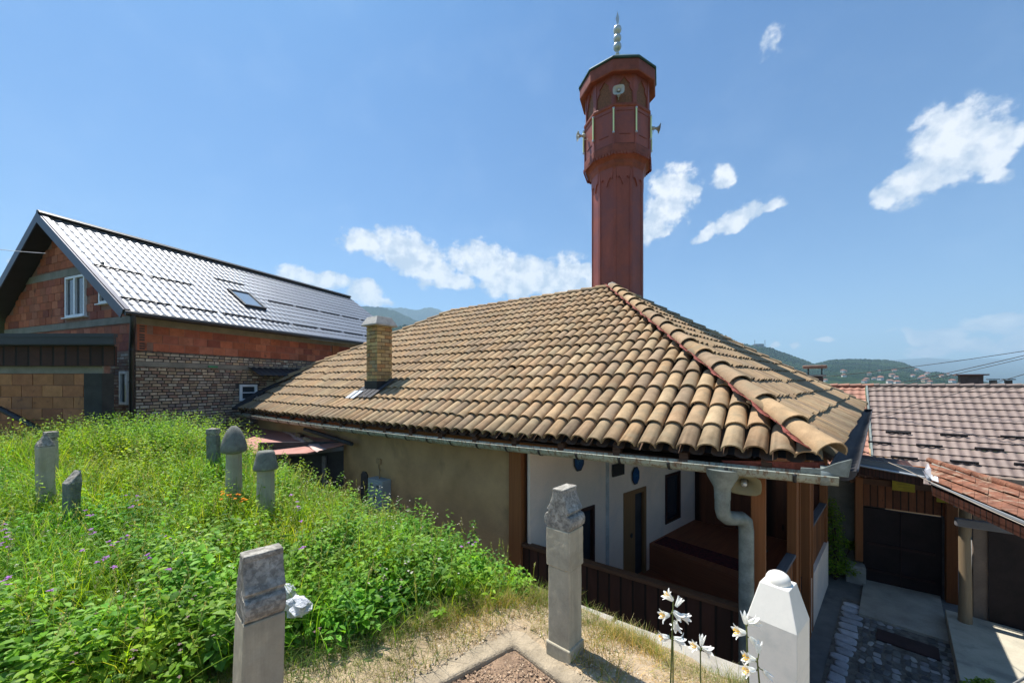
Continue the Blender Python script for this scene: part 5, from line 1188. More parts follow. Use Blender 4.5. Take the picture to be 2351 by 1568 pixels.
# ------------------------------------------------------------------ grave with concrete kerb and gravel
gk = thing('grave_plot', 'grave bed of brown gravelly soil framed by a rough concrete kerb', 'grave', (0.06, 3.6, -2.32))
kc = np.array([.05, 3.66, 0]); a1_ = unit([-.80, -.60, 0]); a2_ = unit([.66, -.75, 0]); kw = .21
b = MB(); b.prism([P(kc, -2.45), P(kc+a1_*3, -2.45), P(kc+a1_*3+a2_*kw, -2.45), P(kc+a2_*kw+a1_*kw, -2.45), P(kc+a1_*kw+a2_*3, -2.45), P(kc+a2_*3, -2.45)], Z*.165)
o = b.build('kerb', mat('dusty_kerb_concrete', (.37, .30, .21), 1., var=.25, vscale=5, fine=45, bump=1., bdist=.02, stain=(.22, .18, .13), sscale=4, samt=.7), gk, bevel=.03, seg=3); KERB = o
n_ = 70; c0 = kc+(a1_+a2_)*(kw-.02); g_ = np.linspace(0, 2.6, n_); GX, GY = np.meshgrid(g_, g_, indexing='ij')
PZ = -2.335+.012*np.sin(GX*9)*np.cos(GY*7)+nr.rand(n_, n_)*.008
V = np.stack([c0[0]+a1_[0]*GX+a2_[0]*GY, c0[1]+a1_[1]*GX+a2_[1]*GY, PZ], -1).reshape(-1, 3); ii = np.arange(n_*n_).reshape(n_, n_)
Q = np.stack([ii[:-1, :-1], ii[1:, :-1], ii[1:, 1:], ii[:-1, 1:]], -1).reshape(-1, 4)
npmesh('soil', V, Q, (1, 1, 1), m_soil, gk, smooth=True)
# pebbles and clods (stuff)
def pebbles(name, N, posf, size, pal, kind, seed, m=m_cobble, parent=None):
    r = np.random.RandomState(seed); base = np.array([(1, 0, 0), (0, 1, 0), (-1, 0, 0), (0, -1, 0), (0, 0, 1), (0, 0, -1)], float)
    fs = np.array([(0, 1, 4), (1, 2, 4), (2, 3, 4), (3, 0, 4), (1, 0, 5), (2, 1, 5), (3, 2, 5), (0, 3, 5)])
    P_ = posf(r, N); s_ = r.uniform(size[0], size[1], (N, 1, 1))*np.array([1, 1, .6])*r.uniform(.6, 1.3, (N, 1, 3)); jit = r.uniform(.75, 1.25, (N, 6, 1))
    an = r.uniform(0, 6.28, N); ca_, sa_ = np.cos(an)[:, None], np.sin(an)[:, None]
    v = base[None]*s_*jit; x = v[..., 0]*ca_-v[..., 1]*sa_; y = v[..., 0]*sa_+v[..., 1]*ca_
    V = np.stack([x+P_[:, None, 0], y+P_[:, None, 1], v[..., 2]+P_[:, None, 2]], -1).reshape(-1, 3)
    Q = (fs[None]+6*np.arange(N)[:, None, None]).reshape(-1, 3); pal = np.array(pal); c = np.repeat(pal[r.randint(len(pal), size=N)]*r.uniform(.7, 1.3, (N, 1)), 6, 0)
    o = npmesh(name, V, Q, c, m, parent); o['kind'] = kind; return o
pebbles('gravel', 9000, lambda r, N: (lambda a, c: np.stack([c0[0]+a1_[0]*a+a2_[0]*c, c0[1]+a1_[1]*a+a2_[1]*c, -2.325+0*a], -1))(r.uniform(.03, 1.5, N), r.uniform(.03, 1.5, N)), (.003, .012), [(.36, .24, .15), (.26, .17, .11), (.46, .33, .22), (.20, .13, .09)], 'stuff', 61, parent=gk)
def posd(r, N):
    X = r.uniform(-2.4, 2.2, N*4); Y = r.uniform(2.2, 4.7, N*4); p = .5885*X+.8085*Y
    ok = (p < 3.78) & (grassness(X, Y) < .6); rel = np.stack([X-kc[0], Y-kc[1]], -1); u_ = rel@a1_[:2]; v_ = rel@a2_[:2]; ok &= ~((u_ > 0) & (v_ > 0))
    X, Y = X[ok][:N], Y[ok][:N]; k = N//len(X)+1; X = np.tile(X, k)[:N]+r.randn(N)*.01; Y = np.tile(Y, k)[:N]+r.randn(N)*.01; return np.stack([X, Y, gfun(X, Y)+.002], -1)
pebbles('stony_litter', 7000, posd, (.003, .013), [(.46, .38, .28), (.36, .28, .18), (.55, .47, .36), (.28, .20, .12)], 'stuff', 62)

# ------------------------------------------------------------------ vegetation (numpy blades and leaves)
OBST = [(cb[0], cb[1], .14), (lb[0], lb[1], .17), (corner[0], corner[1], .22)]
def scatter(N, r, xr, yr, dens):
    X = r.uniform(xr[0], xr[1], N); Y = r.uniform(yr[0], yr[1], N); p = .5885*X+.8085*Y
    # inside the terrace, inside the view wedge, outside the houses
    ok = (p < 3.86) & (X/Y < .62) & (X/Y > -1.42) & (r.rand(N) < dens(X, Y))
    ok &= ~((Y > 9.55+0*X) & (X < -9.9)); ok &= ((X-HC[0])*HI[0]+(Y-HC[1])*HI[1] < .45) | (((X-HC[0])*HA[0]+(Y-HC[1])*HA[1]) < .35)
    for (ox, oy, rr_) in OBST: ok &= (X-ox)**2+(Y-oy)**2 > rr_**2
    rel = np.stack([X-kc[0], Y-kc[1]], -1); u_ = rel@a1_[:2]; v_ = rel@a2_[:2]; ok &= ~((u_ > -.02) & (v_ > -.02))
    return X[ok], Y[ok]
def pn(X, Y): return (np.sin(1.7*X+.3+.8*np.sin(Y*1.9))+np.sin(2.3*Y+1.1*X)+np.sin(3.9*X-2.9*Y+1.))/3
def tintp(c, X, Y, k=1.):
    n_ = pn(X, Y)[:, None]*k; m2_ = pn(X*2.7+5, Y*2.7)[:, None]*k
    return c*(1+.28*m2_)*np.concatenate([1+.35*n_, 1+.08*n_, 1-.1*n_], 1)
def blades(name, X, Y, H, Wd, lean, pal, seed, m, seg=4, kind='stuff', z0=None, droop=1., tip=(1, 1, 1)):
    r = np.random.RandomState(seed); N = len(X); Z0 = gfun(X, Y) if z0 is None else z0
    an = r.uniform(0, 2*np.pi, N); ln = lean*r.uniform(.3, 1.3, N); fa_ = an+np.pi/2+r.uniform(-.5, .5, N)
    t = np.linspace(0, 1, seg+1)[None]; hh = H[:, None]*(t-.25*droop*ln[:, None]*t**2.2); off = H[:, None]*ln[:, None]*(t**2)
    cx = X[:, None]+np.cos(an)[:, None]*off; cy = Y[:, None]+np.sin(an)[:, None]*off; cz = Z0[:, None]+hh-.02
    wd = Wd[:, None]*(1-t**1.6)*.5+.0004
    L_ = np.stack([cx-np.cos(fa_)[:, None]*wd, cy-np.sin(fa_)[:, None]*wd, cz], -1); R2 = np.stack([cx+np.cos(fa_)[:, None]*wd, cy+np.sin(fa_)[:, None]*wd, cz], -1)
    V = np.stack([L_, R2], 2).reshape(N, -1, 3); nv = 2*(seg+1); i = np.arange(seg)
    q = np.stack([2*i, 2*i+1, 2*i+3, 2*i+2], -1); Q = (q[None]+nv*np.arange(N)[:, None, None]).reshape(-1, 4)
    pal = np.array(pal); c = tintp(pal[r.randint(len(pal), size=N)]*r.uniform(.7, 1.3, (N, 1)), X, Y); c = np.repeat(c, nv, 0)
    o = npmesh(name, V.reshape(-1, 3), Q, c, m, smooth=True); o['kind'] = kind; return o
G1 = [(.17, .32, .018), (.21, .37, .025), (.12, .25, .015), (.28, .42, .04), (.19, .34, .02), (.33, .41, .08)]
G2 = [(.42, .35, .19), (.34, .32, .13), (.50, .42, .24), (.20, .27, .07)]
def hmod(X, Y): return .78+.38*np.sin(X*1.3+.5)*np.cos(Y*1.7)+.28*np.sin(X*4.1+Y*3.3)*np.sin(Y*2.9-X)
def pn(X, Y): return (np.sin(1.7*X+.3+.8*np.sin(Y*1.9))+np.sin(2.3*Y+1.1*X)+np.sin(3.9*X-2.9*Y+1.))/3
def edgef(X, Y): return 1-.62*sstep(2.7, 3.7, .5885*X+.8085*Y)
def leafy(X, Y): return np.clip(sstep(-.4, -1.6, X)*sstep(5.6, 4.2, Y), 0, 1)      # zone of broad-leaved weeds near left
r = np.random.RandomState(70)
near = lambda X, Y: 1/(1+((X**2+Y**2)/22.)**1.1)
X, Y = scatter(520000, r, (-13, .9), (1.6, 11), lambda X, Y: grassness(X, Y)*(1-.35*leafy(X, Y))*np.clip(near(X, Y)+.12, 0, 1)*.75*np.clip(.72+.75*pn(X*2.2, Y*2.2+3), .12, 1))
dist = np.hypot(X, Y); g_ = grassness(X, Y)
edge = sstep(3.9, 3.2, .5885*X+.8085*Y)
q_ = -.8085*X+.5885*Y
H = r.uniform(.2, .66, len(X))*np.clip(hmod(X, Y), .5, 1.25)*(.3+.7*g_)*(.45+.55*sstep(.3, 3.5, q_))*edgef(X, Y)*(1+.25*sstep(4, 7, q_)); Wd = r.uniform(.003, .0065, len(X))*(.75+dist*.14)
blades('meadow_grass', X, Y, H, Wd, .75, G1, 71, m_grass)
print('grass', len(X))
X, Y = scatter(60000, r, (-3.0, 2.4), (2.2, 4.8), lambda X, Y: (1-grassness(X, Y))*.34*(.25+.75*(np.sin(X*5+1)*np.cos(Y*6) > .1))); H = r.uniform(.03, .12, len(X)); Wd = r.uniform(.0018, .004, len(X))
blades('dry_grass', X, Y, H, Wd, 1.6, G2, 72, m_grass)
X, Y = scatter(60000, r, (.3, 2.6), (2.2, 3.9), lambda X, Y: np.exp(-((.5885*X+.8085*Y-3.62)/.18)**2)*.5)
blades('dry_grass_tufts', X, Y, r.uniform(.05, .2, len(X))*(.4+.6*(np.sin(X*7) > 0)), r.uniform(.002, .004, len(X)), .7, G2+[(.13, .2, .05)], 73, m_grass)
# dry yellow grass at the meadow edge
X, Y = scatter(90000, r, (-3.4, .9), (2.2, 4.8), lambda X, Y: np.exp(-((grassness(X, Y)-.35)/.28)**2)*.6)
blades('yellowing_grass', X, Y, r.uniform(.06, .22, len(X)), r.uniform(.0025, .005, len(X)), 1.1, [(.22, .22, .06), (.28, .24, .10), (.14, .21, .04), (.11, .2, .03)], 74, m_grass)
def leaves(name, X, Y, Z0, az_, tilt, ln, wd, col, m, kind='stuff', parent=None):
    """folded pointed leaf, 8 verts"""
    prof = np.array([(0, .05), (.25, .82), (.55, 1.), (.82, .55), (1., .02)]); N = len(X); k = len(prof)
    d = np.stack([np.cos(az_)*np.cos(tilt), np.sin(az_)*np.cos(tilt), np.sin(tilt)], -1); s_ = np.stack([-np.sin(az_), np.cos(az_), 0*az_], -1); n_ = np.cross(d, s_); n_ *= np.sign(n_[:, 2:3]+1e-9)
    o_ = np.stack([X, Y, Z0], -1); t = prof[:, 0]; w_ = prof[:, 1]*.5
    mid = o_[:, None]+d[:, None]*(t*1.)[None, :, None]*ln[:, None, None]-n_[:, None]*(t**2*.22)[None, :, None]*ln[:, None, None]
    lf = mid+s_[:, None]*w_[None, :, None]*wd[:, None, None]+n_[:, None]*(w_*.35)[None, :, None]*wd[:, None, None]
    rt = mid-s_[:, None]*w_[None, :, None]*wd[:, None, None]+n_[:, None]*(w_*.35)[None, :, None]*wd[:, None, None]
    V = np.stack([lf, mid, rt], 2).reshape(N, -1, 3); i = np.arange(k-1)
    q = np.concatenate([np.stack([3*i, 3*i+1, 3*i+4, 3*i+3], -1), np.stack([3*i+1, 3*i+2, 3*i+5, 3*i+4], -1)]); Q = (q[None]+3*k*np.arange(N)[:, None, None]).reshape(-1, 4)
    o = npmesh(name, V.reshape(-1, 3), Q, np.repeat(col, 3*k, 0), m, parent, smooth=False)
    if kind: o['kind'] = kind
    return o
LP = np.array([(.16, .34, .03), (.11, .27, .035), (.20, .39, .04), (.085, .21, .03), (.26, .43, .08), (.18, .37, .025)])
def weedplants(name, X, Y, H, nl, ll, seed, pal=LP, m=m_leaf):
    r = np.random.RandomState(seed); n = len(X); idx = np.repeat(np.arange(n), nl); k = np.tile(np.arange(nl), n)
    f = (k+r.uniform(0, 1, n*nl))/nl; f = .15+.85*f**.8; az_ = k*2.4+np.repeat(r.uniform(0, 6.28, n), nl)+r.uniform(-.4, .4, n*nl)
    lx = np.repeat(r.uniform(-.12, .12, n), nl)*f; ly = np.repeat(r.uniform(-.12, .12, n), nl)*f
    z = np.repeat(gfun(X, Y), nl)+np.repeat(H, nl)*f; ln = ll*(1.15-.6*f)*r.uniform(.6, 1.3, n*nl)
    c = tintp(pal[r.randint(len(pal), size=n)], X, Y); c = np.repeat(c, nl, 0)*r.uniform(.75, 1.25, (n*nl, 1))
    return leaves(name, X[idx]+lx+np.cos(az_)*.012, Y[idx]+ly+np.sin(az_)*.012, z, az_, r.uniform(-.5, .45, n*nl), ln, ln*r.uniform(.45, .68, n*nl), c, m)
X, Y = scatter(60000, r, (-6.5, .2), (1.5, 7), lambda X, Y: grassness(X, Y)*(leafy(X, Y)*.9+.05)*.22*np.clip(.75+.9*np.sin(X*3.1)*np.cos(Y*3.7+X), .1, 1))
X2, Y2 = X, Y
print('weeds', len(X))
weedplants('broadleaf_weeds', X, Y, r.uniform(.12, .62, len(X))*np.clip(hmod(X*1.3, Y), .45, 1.4)*edgef(X, Y), 10, .115, 75)
X, Y = scatter(30000, r, (-12, .2), (3.6, 11), lambda X, Y: grassness(X, Y)*(.15+.85*np.clip(np.sin(X*1.1+2)*np.cos(Y*.9+1)+.25, 0, 1))*.35)
print('herbs', len(X))
weedplants('meadow_herbs', X, Y, r.uniform(.2, .62, len(X))*(.5+.5*sstep(.5, 3.5, -.8085*X+.5885*Y))*edgef(X, Y), 9, .08, 76)
# bushy bank in front of the brick house
n_ = 900; X = r.normal(-8.0, 1.5, n_*3); Y = r.normal(8.6, .7, n_*3); ok = (.5885*X+.8085*Y < 3.6) & (X > -9.7) & (Y < 9.8); X, Y = X[ok][:n_], Y[ok][:n_]
weedplants('bank_weeds', X, Y, r.uniform(.35, .95, len(X)), 16, .07, 77, pal=LP*np.array([1.15, 1.02, .9]))
# seed-headed grasses
def seedgrass(name, X, Y, H, seed, pal=((.38, .36, .20), (.30, .32, .14), (.42, .38, .26))):
    r = np.random.RandomState(seed); n = len(X); Z0 = gfun(X, Y); az_ = r.uniform(0, 6.28, n); ln = r.uniform(.05, .35, n)
    Vs = []; Qs = []; Cs = []; base = 0
    for i in range(n):
        t = np.linspace(0, 1, 6); px = X[i]+math.cos(az_[i])*ln[i]*H[i]*t**2; py = Y[i]+math.sin(az_[i])*ln[i]*H[i]*t**2; pz = Z0[i]+H[i]*t
        w_ = .0022
        v = np.stack([np.stack([px-w_, py, pz], -1), np.stack([px+w_, py, pz], -1)], 1).reshape(-1, 3); k = np.arange(5)
        Vs.append(v); Qs.append(np.stack([2*k, 2*k+1, 2*k+3, 2*k+2], -1)+base); base += 12; Cs.append(np.tile((.16, .22, .06), (12, 1)))
        c = np.array(pal[r.randint(len(pal))])*r.uniform(.8, 1.2)
        for s_ in range(16):
            f = .72+.28*s_/16; cx = np.interp(f, t, px); cy = np.interp(f, t, py); cz = np.interp(f, t, pz); a = r.uniform(0, 6.28); l = r.uniform(.015, .035)*(1.2-.6*(s_/16)); e = np.array([math.cos(a)*.6, math.sin(a)*.6, .8])*l; p = np.array([cx, cy, cz])+e*.5; pp = np.array([-math.sin(a), math.cos(a), 0])*.004
            Vs.append(np.array([p-e*.5, p+pp, p+e*.5, p-pp])); Qs.append(np.array([[0, 1, 2, 3]])+base); base += 4; Cs.append(np.tile(c, (4, 1)))
    o = npmesh(name, np.concatenate(Vs), np.concatenate(Qs), np.concatenate(Cs), m_grass); o['kind'] = 'stuff'; return o
X, Y = scatter(4200, r, (-12, .6), (2.6, 10), lambda X, Y: grassness(X, Y)*.55); _ = 0; seedgrass('seeding_grass', X, Y, r.uniform(.4, .85, len(X))*(.55+.45*sstep(.3, 3, -.8085*X+.5885*Y))*(.3+.7*edgef(X, Y)), 78)
X, Y = scatter(26000, r, (-12, .6), (1.6, 10), lambda X, Y: grassness(X, Y)*.5*np.clip(pn(X*1.4, Y*1.3)+.45, 0, 1))
blades('dead_stems', X, Y, r.uniform(.2, .6, len(X))*edgef(X, Y), r.uniform(.002, .0035, len(X)), .5, [(.36, .30, .17), (.28, .22, .12), (.44, .38, .24), (.20, .15, .09)], 79, m_grass, droop=.6)
X, Y = scatter(2600, r, (-12, -.3), (2.0, 10), lambda X, Y: grassness(X, Y)*.5*np.clip(pn(X*1.9+1, Y*1.7)+.35, 0, 1)); print('tall', len(X))
weedplants('tall_weeds', X, Y, r.uniform(.55, .98, len(X))*(.35+.65*edgef(X, Y)), 22, .085, 87, pal=LP*np.array([1.1, .95, 1.]))
X, Y = scatter(24000, r, (-7, -.2), (1.5, 5.5), lambda X, Y: grassness(X, Y)*.6*np.clip(pn(X*.9+2, Y*1.1)+.3, 0, 1))
blades('tall_grass', X, Y, r.uniform(.35, .75, len(X))*edgef(X, Y), r.uniform(.005, .009, len(X)), .9, G1, 84, m_grass, seg=6, droop=1.4)
Xs, Ys = [], []
for (u, v, Y_, k_) in ((104, 1100, 5.2, .55), (165, 1180, 4.9, .5), (490, 1040, 7.2, .8), (537, 1090, 5.7, 1.), (610, 1140, 5.35, .8)):
    p = atY(u, v, Y_); n_ = int(900*k_); rr_ = r.uniform(.09, .5, n_); a_ = r.uniform(0, 6.28, n_); Xs.append(p[0]+rr_*np.cos(a_)); Ys.append(p[1]+rr_*np.sin(a_)-.08)
Xs = np.concatenate(Xs); Ys = np.concatenate(Ys)
blades('grass_clumps', Xs, Ys, r.uniform(.35, .72, len(Xs)), r.uniform(.007, .012, len(Xs)), .6, G1, 85, m_grass)
weedplants('clump_weeds', Xs[::12], Ys[::12], r.uniform(.3, .6, len(Xs[::12])), 10, .08, 86)
# wild flowers
def flowers(name, pts, colr, size, seed, npet=5, stem=True):
    r = np.random.RandomState(seed); X_, Y_, Z_, A_, T_, Ln, Cc_ = [], [], [], [], [], [], []
    for (x, y, z) in pts:
        for h in range(r.randint(1, 4)):
            cx, cy, cz = x+r.uniform(-.03, .03), y+r.uniform(-.03, .03), z+r.uniform(-.05, .03)
            for k in range(npet):
                X_.append(cx); Y_.append(cy); Z_.append(cz); A_.append(k*6.283/npet+r.uniform(0, .3)); T_.append(r.uniform(.0, .7)); Ln.append(size*r.uniform(.8, 1.2)); Cc_.append(np.array(colr)*r.uniform(.8, 1.2))
    f = lambda a: np.array(a, float)
    return leaves(name, f(X_), f(Y_), f(Z_), f(A_), f(T_), f(Ln), f(Ln)*.65, np.array(Cc_), m_petal)
def fpts(lst, h0): return [(lambda p: (p[0], p[1], p[2]))(atY(u, v, Y_)) for (u, v, Y_) in lst]
purple = [(290, 1137, 5.0), (317, 1140, 5.0), (303, 1166, 4.6), (205, 1175, 4.2), (18, 1228, 3.9), (8, 1250, 3.7), (215, 1215, 4.1), (290, 1235, 4.0), (232, 1280, 3.4), (250, 1285, 3.3), (255, 1250, 3.6), (397, 1310, 3.1), (385, 1225, 4.2), (20, 1330, 2.9), (120, 1345, 2.8), (668, 1140, 4.6), (680, 1150, 4.6), (680, 1167, 4.5), (690, 1190, 4.3), (697, 1263, 3.9), (175, 1265, 3.4), (420, 1260, 3.8), (8, 1210, 4.0), (338, 1270, 3.5), (265, 1300, 3.2), (1075, 1245, 4.9), (1085, 1250, 4.9), (1062, 1256, 4.9), (1095, 1243, 4.9)]
flowers('purple_wildflowers', fpts(purple, 0), (.42, .16, .50), .024, 80)
orange = [(512, 1138, 5.0), (518, 1132, 5.0), (525, 1140, 5.0), (544, 1139, 5.0), (556, 1143, 5.0), (563, 1142, 5.0), (328, 1162, 4.6), (512, 1130, 5.0)]
flowers('orange_wildflowers', fpts(orange, 0), (.80, .30, .01), .026, 81, 8)
X, Y = scatter(1500, r, (-9, -.5), (2.2, 8), lambda X, Y: grassness(X, Y)*.28); flowers('white_wildflowers', list(zip(X, Y, gfun(X, Y)+r.uniform(.25, .48, len(X)))), (.62, .60, .50), .013, 82)
X, Y = scatter(1000, r, (-8, -.5), (2.2, 7), lambda X, Y: leafy(X, Y)*.35); flowers('mauve_seed_heads', list(zip(X, Y, gfun(X, Y)+r.uniform(.25, .45, len(X)))), (.26, .17, .17), .014, 83)
# dumped white bag in the grass
for (u, v, Y_, s_, lab) in ((655, 1345, 3.4, .085, 'upper crumpled white plastic bag in the grass'), (683, 1378, 3.2, .10, 'lower crumpled bluish-white plastic bag in the grass')):
    p = atY(u, v, Y_); rr2 = random.Random(int(u)); prof = []; b = MB(); n = 14; vs = []; 
    p = p-Z*.05
    for i in range(9):
        th = math.pi*i/8
        for k in range(n):
            q = 2*math.pi*k/n; rr_ = s_*(1+.22*math.sin(3*q+i*1.3)+.20*math.sin(5*q-i*2.1)+.16*rr2.uniform(-1, 1)); vs.append(p+np.array([math.sin(th)*math.cos(q)*rr_, math.sin(th)*math.sin(q)*rr_*.7, (math.cos(th)+.15*rr2.uniform(-1, 1)*math.sin(th))*s_*.85]))
    b.add(vs, [(i*n+k, i*n+(k+1) % n, (i+1)*n+(k+1) % n, (i+1)*n+k) for i in range(8) for k in range(n)], False); o = b.build('plastic_bag', m_bag, org=p-Z*s_); tag(o, lab, 'bag', 'crumpled bags in the grass')
# ------------------------------------------------------------------ lilies
m_stem = mat('lily_stem', (.11, .13, .035), .7, var=.3, vscale=20, bump=.1)
m_lily = leafmat('lily_petal', (.92, .92, .88), .45, .3, (1, 1, .95)); m_anther = simple('anther', (.72, .42, .03), .8)
def lily_flower(parent, c, ax, s=.055, closed=False, seed=0):
    rr2 = random.Random(seed); ax = unit(ax); sd_ = unit(np.cross(ax, Z) if abs(ax[2]) < .95 else np.array([1., 0, 0])); u2 = np.cross(sd_, ax); b = MB()
    for k in range(6):
        q = k*math.pi/3+rr2.uniform(-.1, .1); rad = sd_*math.cos(q)+u2*math.sin(q); tg = np.cross(ax, rad); rows = []
        curl = rr2.uniform(.35, .95) if not closed else .15
        for t in np.linspace(0, 1, 8):
            r_ = (.08+.22*t+curl*.6*t**3)*s; a = (1.05*t-.28*curl*t**4)*s*1.25; w_ = .25*s*math.sin(math.pi*min(.97, .12+.85*t))**.8*(1 if not closed else .7)
            p = c+ax*a+rad*r_; rows.append([p-tg*w_+rad*.05*s, p, p+tg*w_+rad*.05*s])
        vs = [v for rw in rows for v in rw]; b.add(vs, [f for i in range(7) for f in ((3*i, 3*i+1, 3*i+4, 3*i+3), (3*i+1, 3*i+2, 3*i+5, 3*i+4))], True)
    f = b.build('flower', m_lily, parent)
    if not closed:
        b = MB()
        for k in range(5):
            q = k*1.25; rad = sd_*math.cos(q)+u2*math.sin(q); b.tube([c+ax*.2*s, c+ax*s*1.05+rad*.22*s], .0012, 4); b.cbox(c+ax*s*1.08+rad*.23*s, tg, rad, ax, .006, .003, .003)
        b.build('stamens', m_anther, f)
    return f
def lily(label, basepx, toppx, Y0, heads):
    top = atY(*toppx, Y0); p0 = atY(*basepx, Y0); dv = (p0-top); base = top+dv*((-2.42-top[2])/dv[2]) if dv[2] < -.01 else p0
    t = thing('lily_plant', label, 'flower', base, 'white lilies in front of the terrace kerb'); b = MB()
    mid = (base+top)/2+np.array([.012, 0, 0]); b.tube([base, mid, top], [.0055, .0045, .003], 6)
    for i, (u, v, du, dv_, closed) in enumerate(heads):
        c = atY(u, v, Y0+rnd.uniform(-.02, .02)); k = min(max((c[2]+.03-base[2])/(top[2]-base[2]), .1), 1); sp_ = base+(top-base)*k-Z*.015
        b.tube([sp_, (sp_+c)/2-Z*.005, c], .0022, 5)
    b.build('stem', m_stem, t)
    for i, (u, v, du, dv_, closed) in enumerate(heads):
        c = atY(u, v, Y0+rnd.uniform(-.02, .02)); lily_flower(t, c, [du, rnd.uniform(-.25, .15), -dv_], .043 if not closed else .040, closed, seed=int(u))
    # few narrow leaves low on the stem
    n = 8; k = np.linspace(.35, .8, n); q = np.arange(n)*2.4; bp = base[None]+(top-base)[None]*k[:, None]
    leaves('leaf', bp[:, 0], bp[:, 1], bp[:, 2], q, np.full(n, .9), np.full(n, .045), np.full(n, .007), np.tile((.14, .12, .05), (n, 1)), m_leaf, None, t)
    return t
lily('tall double white lily with six blooms right of the pale gravestone', (1536, 1568), (1546, 1370), 1.92, [(1545, 1378, -.7, -.6, 0), (1552, 1392, .5, -.7, 1), (1546, 1402, .55, .5, 0), (1537, 1411, -1, -.05, 0), (1560, 1412, 1, .35, 0), (1550, 1425, .15, 1, 0)])
lily('shorter white lily with two low blooms growing against the tall one', (1543, 1568), (1545, 1458), 1.86, [(1537, 1462, -1, .1, 0), (1547, 1464, 1, .35, 0)])
lily('low white lily with two spreading blooms between the tall lily and the marble stone', (1607, 1568), (1608, 1490), 1.95, [(1606, 1488, -.8, -.4, 0), (1612, 1486, 1, .45, 0), (1610, 1482, .2, -1, 1)])
lily('white lily with faded yellow petals against the left edge of the marble stone', (1716, 1568), (1714, 1430), 1.66, [(1712, 1432, -.1, -1, 1), (1717, 1430, 1, -.3, 0), (1712, 1452, -1, -.1, 0), (1722, 1462, .7, .8, 1)])
lily('lowest white lily at the foot of the marble stone', (1745, 1600), (1738, 1510), 1.6, [(1735, 1515, -1, -.2, 0), (1734, 1538, -1, .0, 0), (1742, 1500, .0, -1, 1), (1752, 1538, .8, .9, 1)])
# ------------------------------------------------------------------ shrubs in the yard
def shrub(name, label, cat, base, clumps, N, ll, pal, seed):
    t = thing(name, label, cat, base); r = np.random.RandomState(seed); pts = []
    for i in range(N):
        cx, cy, cz, rx, rz = clumps[r.randint(len(clumps))]; v = r.randn(3); v /= np.linalg.norm(v); k = r.uniform(.55, 1.05)
        pts.append((cx+v[0]*rx*k, cy+v[1]*rx*k, cz+v[2]*rz*k))
    pts = np.array(pts); c = np.array(pal)[r.randint(len(pal), size=N)]*r.uniform(.7, 1.3, (N, 1))
    leaves('foliage', pts[:, 0], pts[:, 1], pts[:, 2], r.uniform(0, 6.28, N), r.uniform(-.6, .6, N), r.uniform(.6, 1.2, N)*ll, r.uniform(.4, .65, N)*ll, c, m_leaf, None, t)
    b = MB(); base = np.array(base)
    for (cx, cy, cz, rx, rz) in clumps: b.tube([base, (base+np.array([cx, cy, cz]))/2+np.array([.03, 0, .05]), (cx, cy, cz)], [.02, .014, .006], 6)
    b.build('stems', m_wdark, t); return t
sb = yp(6.35, -.95, YARD)
cl_ = []
rr2 = random.Random(3)
for (u, v, Y_, rx, rz) in ((1905, 1160, 9.3, .17, .22), (1915, 1185, 9.3, .2, .2), (1912, 1215, 9.25, .22, .2), (1925, 1240, 9.2, .2, .15), (1915, 1260, 9.2, .22, .16), (1925, 1290, 9.1, .3, .18), (1945, 1305, 9.1, .25, .14), (1910, 1300, 9.1, .25, .2), (1955, 1250, 9.3, .12, .1)):
    p = atY(u, v, Y_); cl_.append((p[0], p[1], p[2], rx, rz))
shrub('shrub', 'leafy bright green shrub between the mosque side and the gate', 'shrub', P(atY(1918, 1330, 9.15), YARD), cl_, 3000, .06, [(.18, .32, .04), (.24, .38, .05), (.12, .23, .03), (.32, .40, .06)], 91)
p = atY(2272, 1572, 5.2); shrub('thuja_shrub', 'yellow-green conifer tip at the lower right on the concrete', 'shrub', P(p, YARD+.15), [(p[0], p[1], p[2]-.05, .15, .1), (p[0]-.05, p[1], p[2]-.2, .25, .2), (p[0]+.1, p[1], p[2]-.15, .18, .12), (p[0], p[1], p[2]-.5, .3, .35)], 2600, .05, [(.20, .30, .03), (.15, .26, .03), (.26, .34, .05)], 92)
p0_ = atY(2320, 1575, 4.6); p1_ = atY(2420, 1520, 4.2); tag(MB().tube([p0_, (p0_+p1_)/2+Z*.01, p1_], .016, 8).build('handrail', m_alum, org=p1_), 'short pale metal handrail at the bottom right corner', 'handrail')
# ------------------------------------------------------------------ cables
def cable(label, pts, r=.008, m=m_cable):
    pts = [np.array(p, float) for p in pts]; out = []
    for a_, e_ in zip(pts[:-1], pts[1:]):
        for k in np.linspace(0, 1, 12, endpoint=False): out.append(a_+(e_-a_)*k-Z*.10*math.sin(math.pi*k)*np.linalg.norm(e_-a_)/9)
    out.append(pts[-1]); o = MB().tube(out, r, 6).build('cable', m, org=pts[0]); tag(o, label, 'cable', 'overhead cables'); return o
cable('uppermost dark overhead cable running from the small chimney to the right', [atY(1888, 866, 17), atY(2500, 783, 12)], .012)
cable('middle overhead cable of the pair rising to the right over the ridge', [atY(1995, 893, 15.5), atY(2500, 780, 11)], .012)
cable('lower overhead cable of the pair rising to the right over the ridge', [atY(1995, 900, 15.5), atY(2500, 786, 11)], .01)
cable('overhead cable crossing the brown roof from the verge up to the right edge', [atY(1996, 955, 13), atY(2500, 815, 10)], .01)
cable('lowest overhead cable over the brown roof', [atY(1996, 962, 13), atY(2500, 850, 10)], .008)
cable('pale near cable sagging from the mosque eave down past the gate canopy', [atY(1935, 1012, 8.2), atY(2080, 1078, 6.6), atY(2420, 1236, 4.6)], .007, m_cablel)
cable('thin wire reaching the gable of the brick house from the left', [atY(-60, 566, 9.5), atY(104, 582, 11.0)], .008, m_alum)

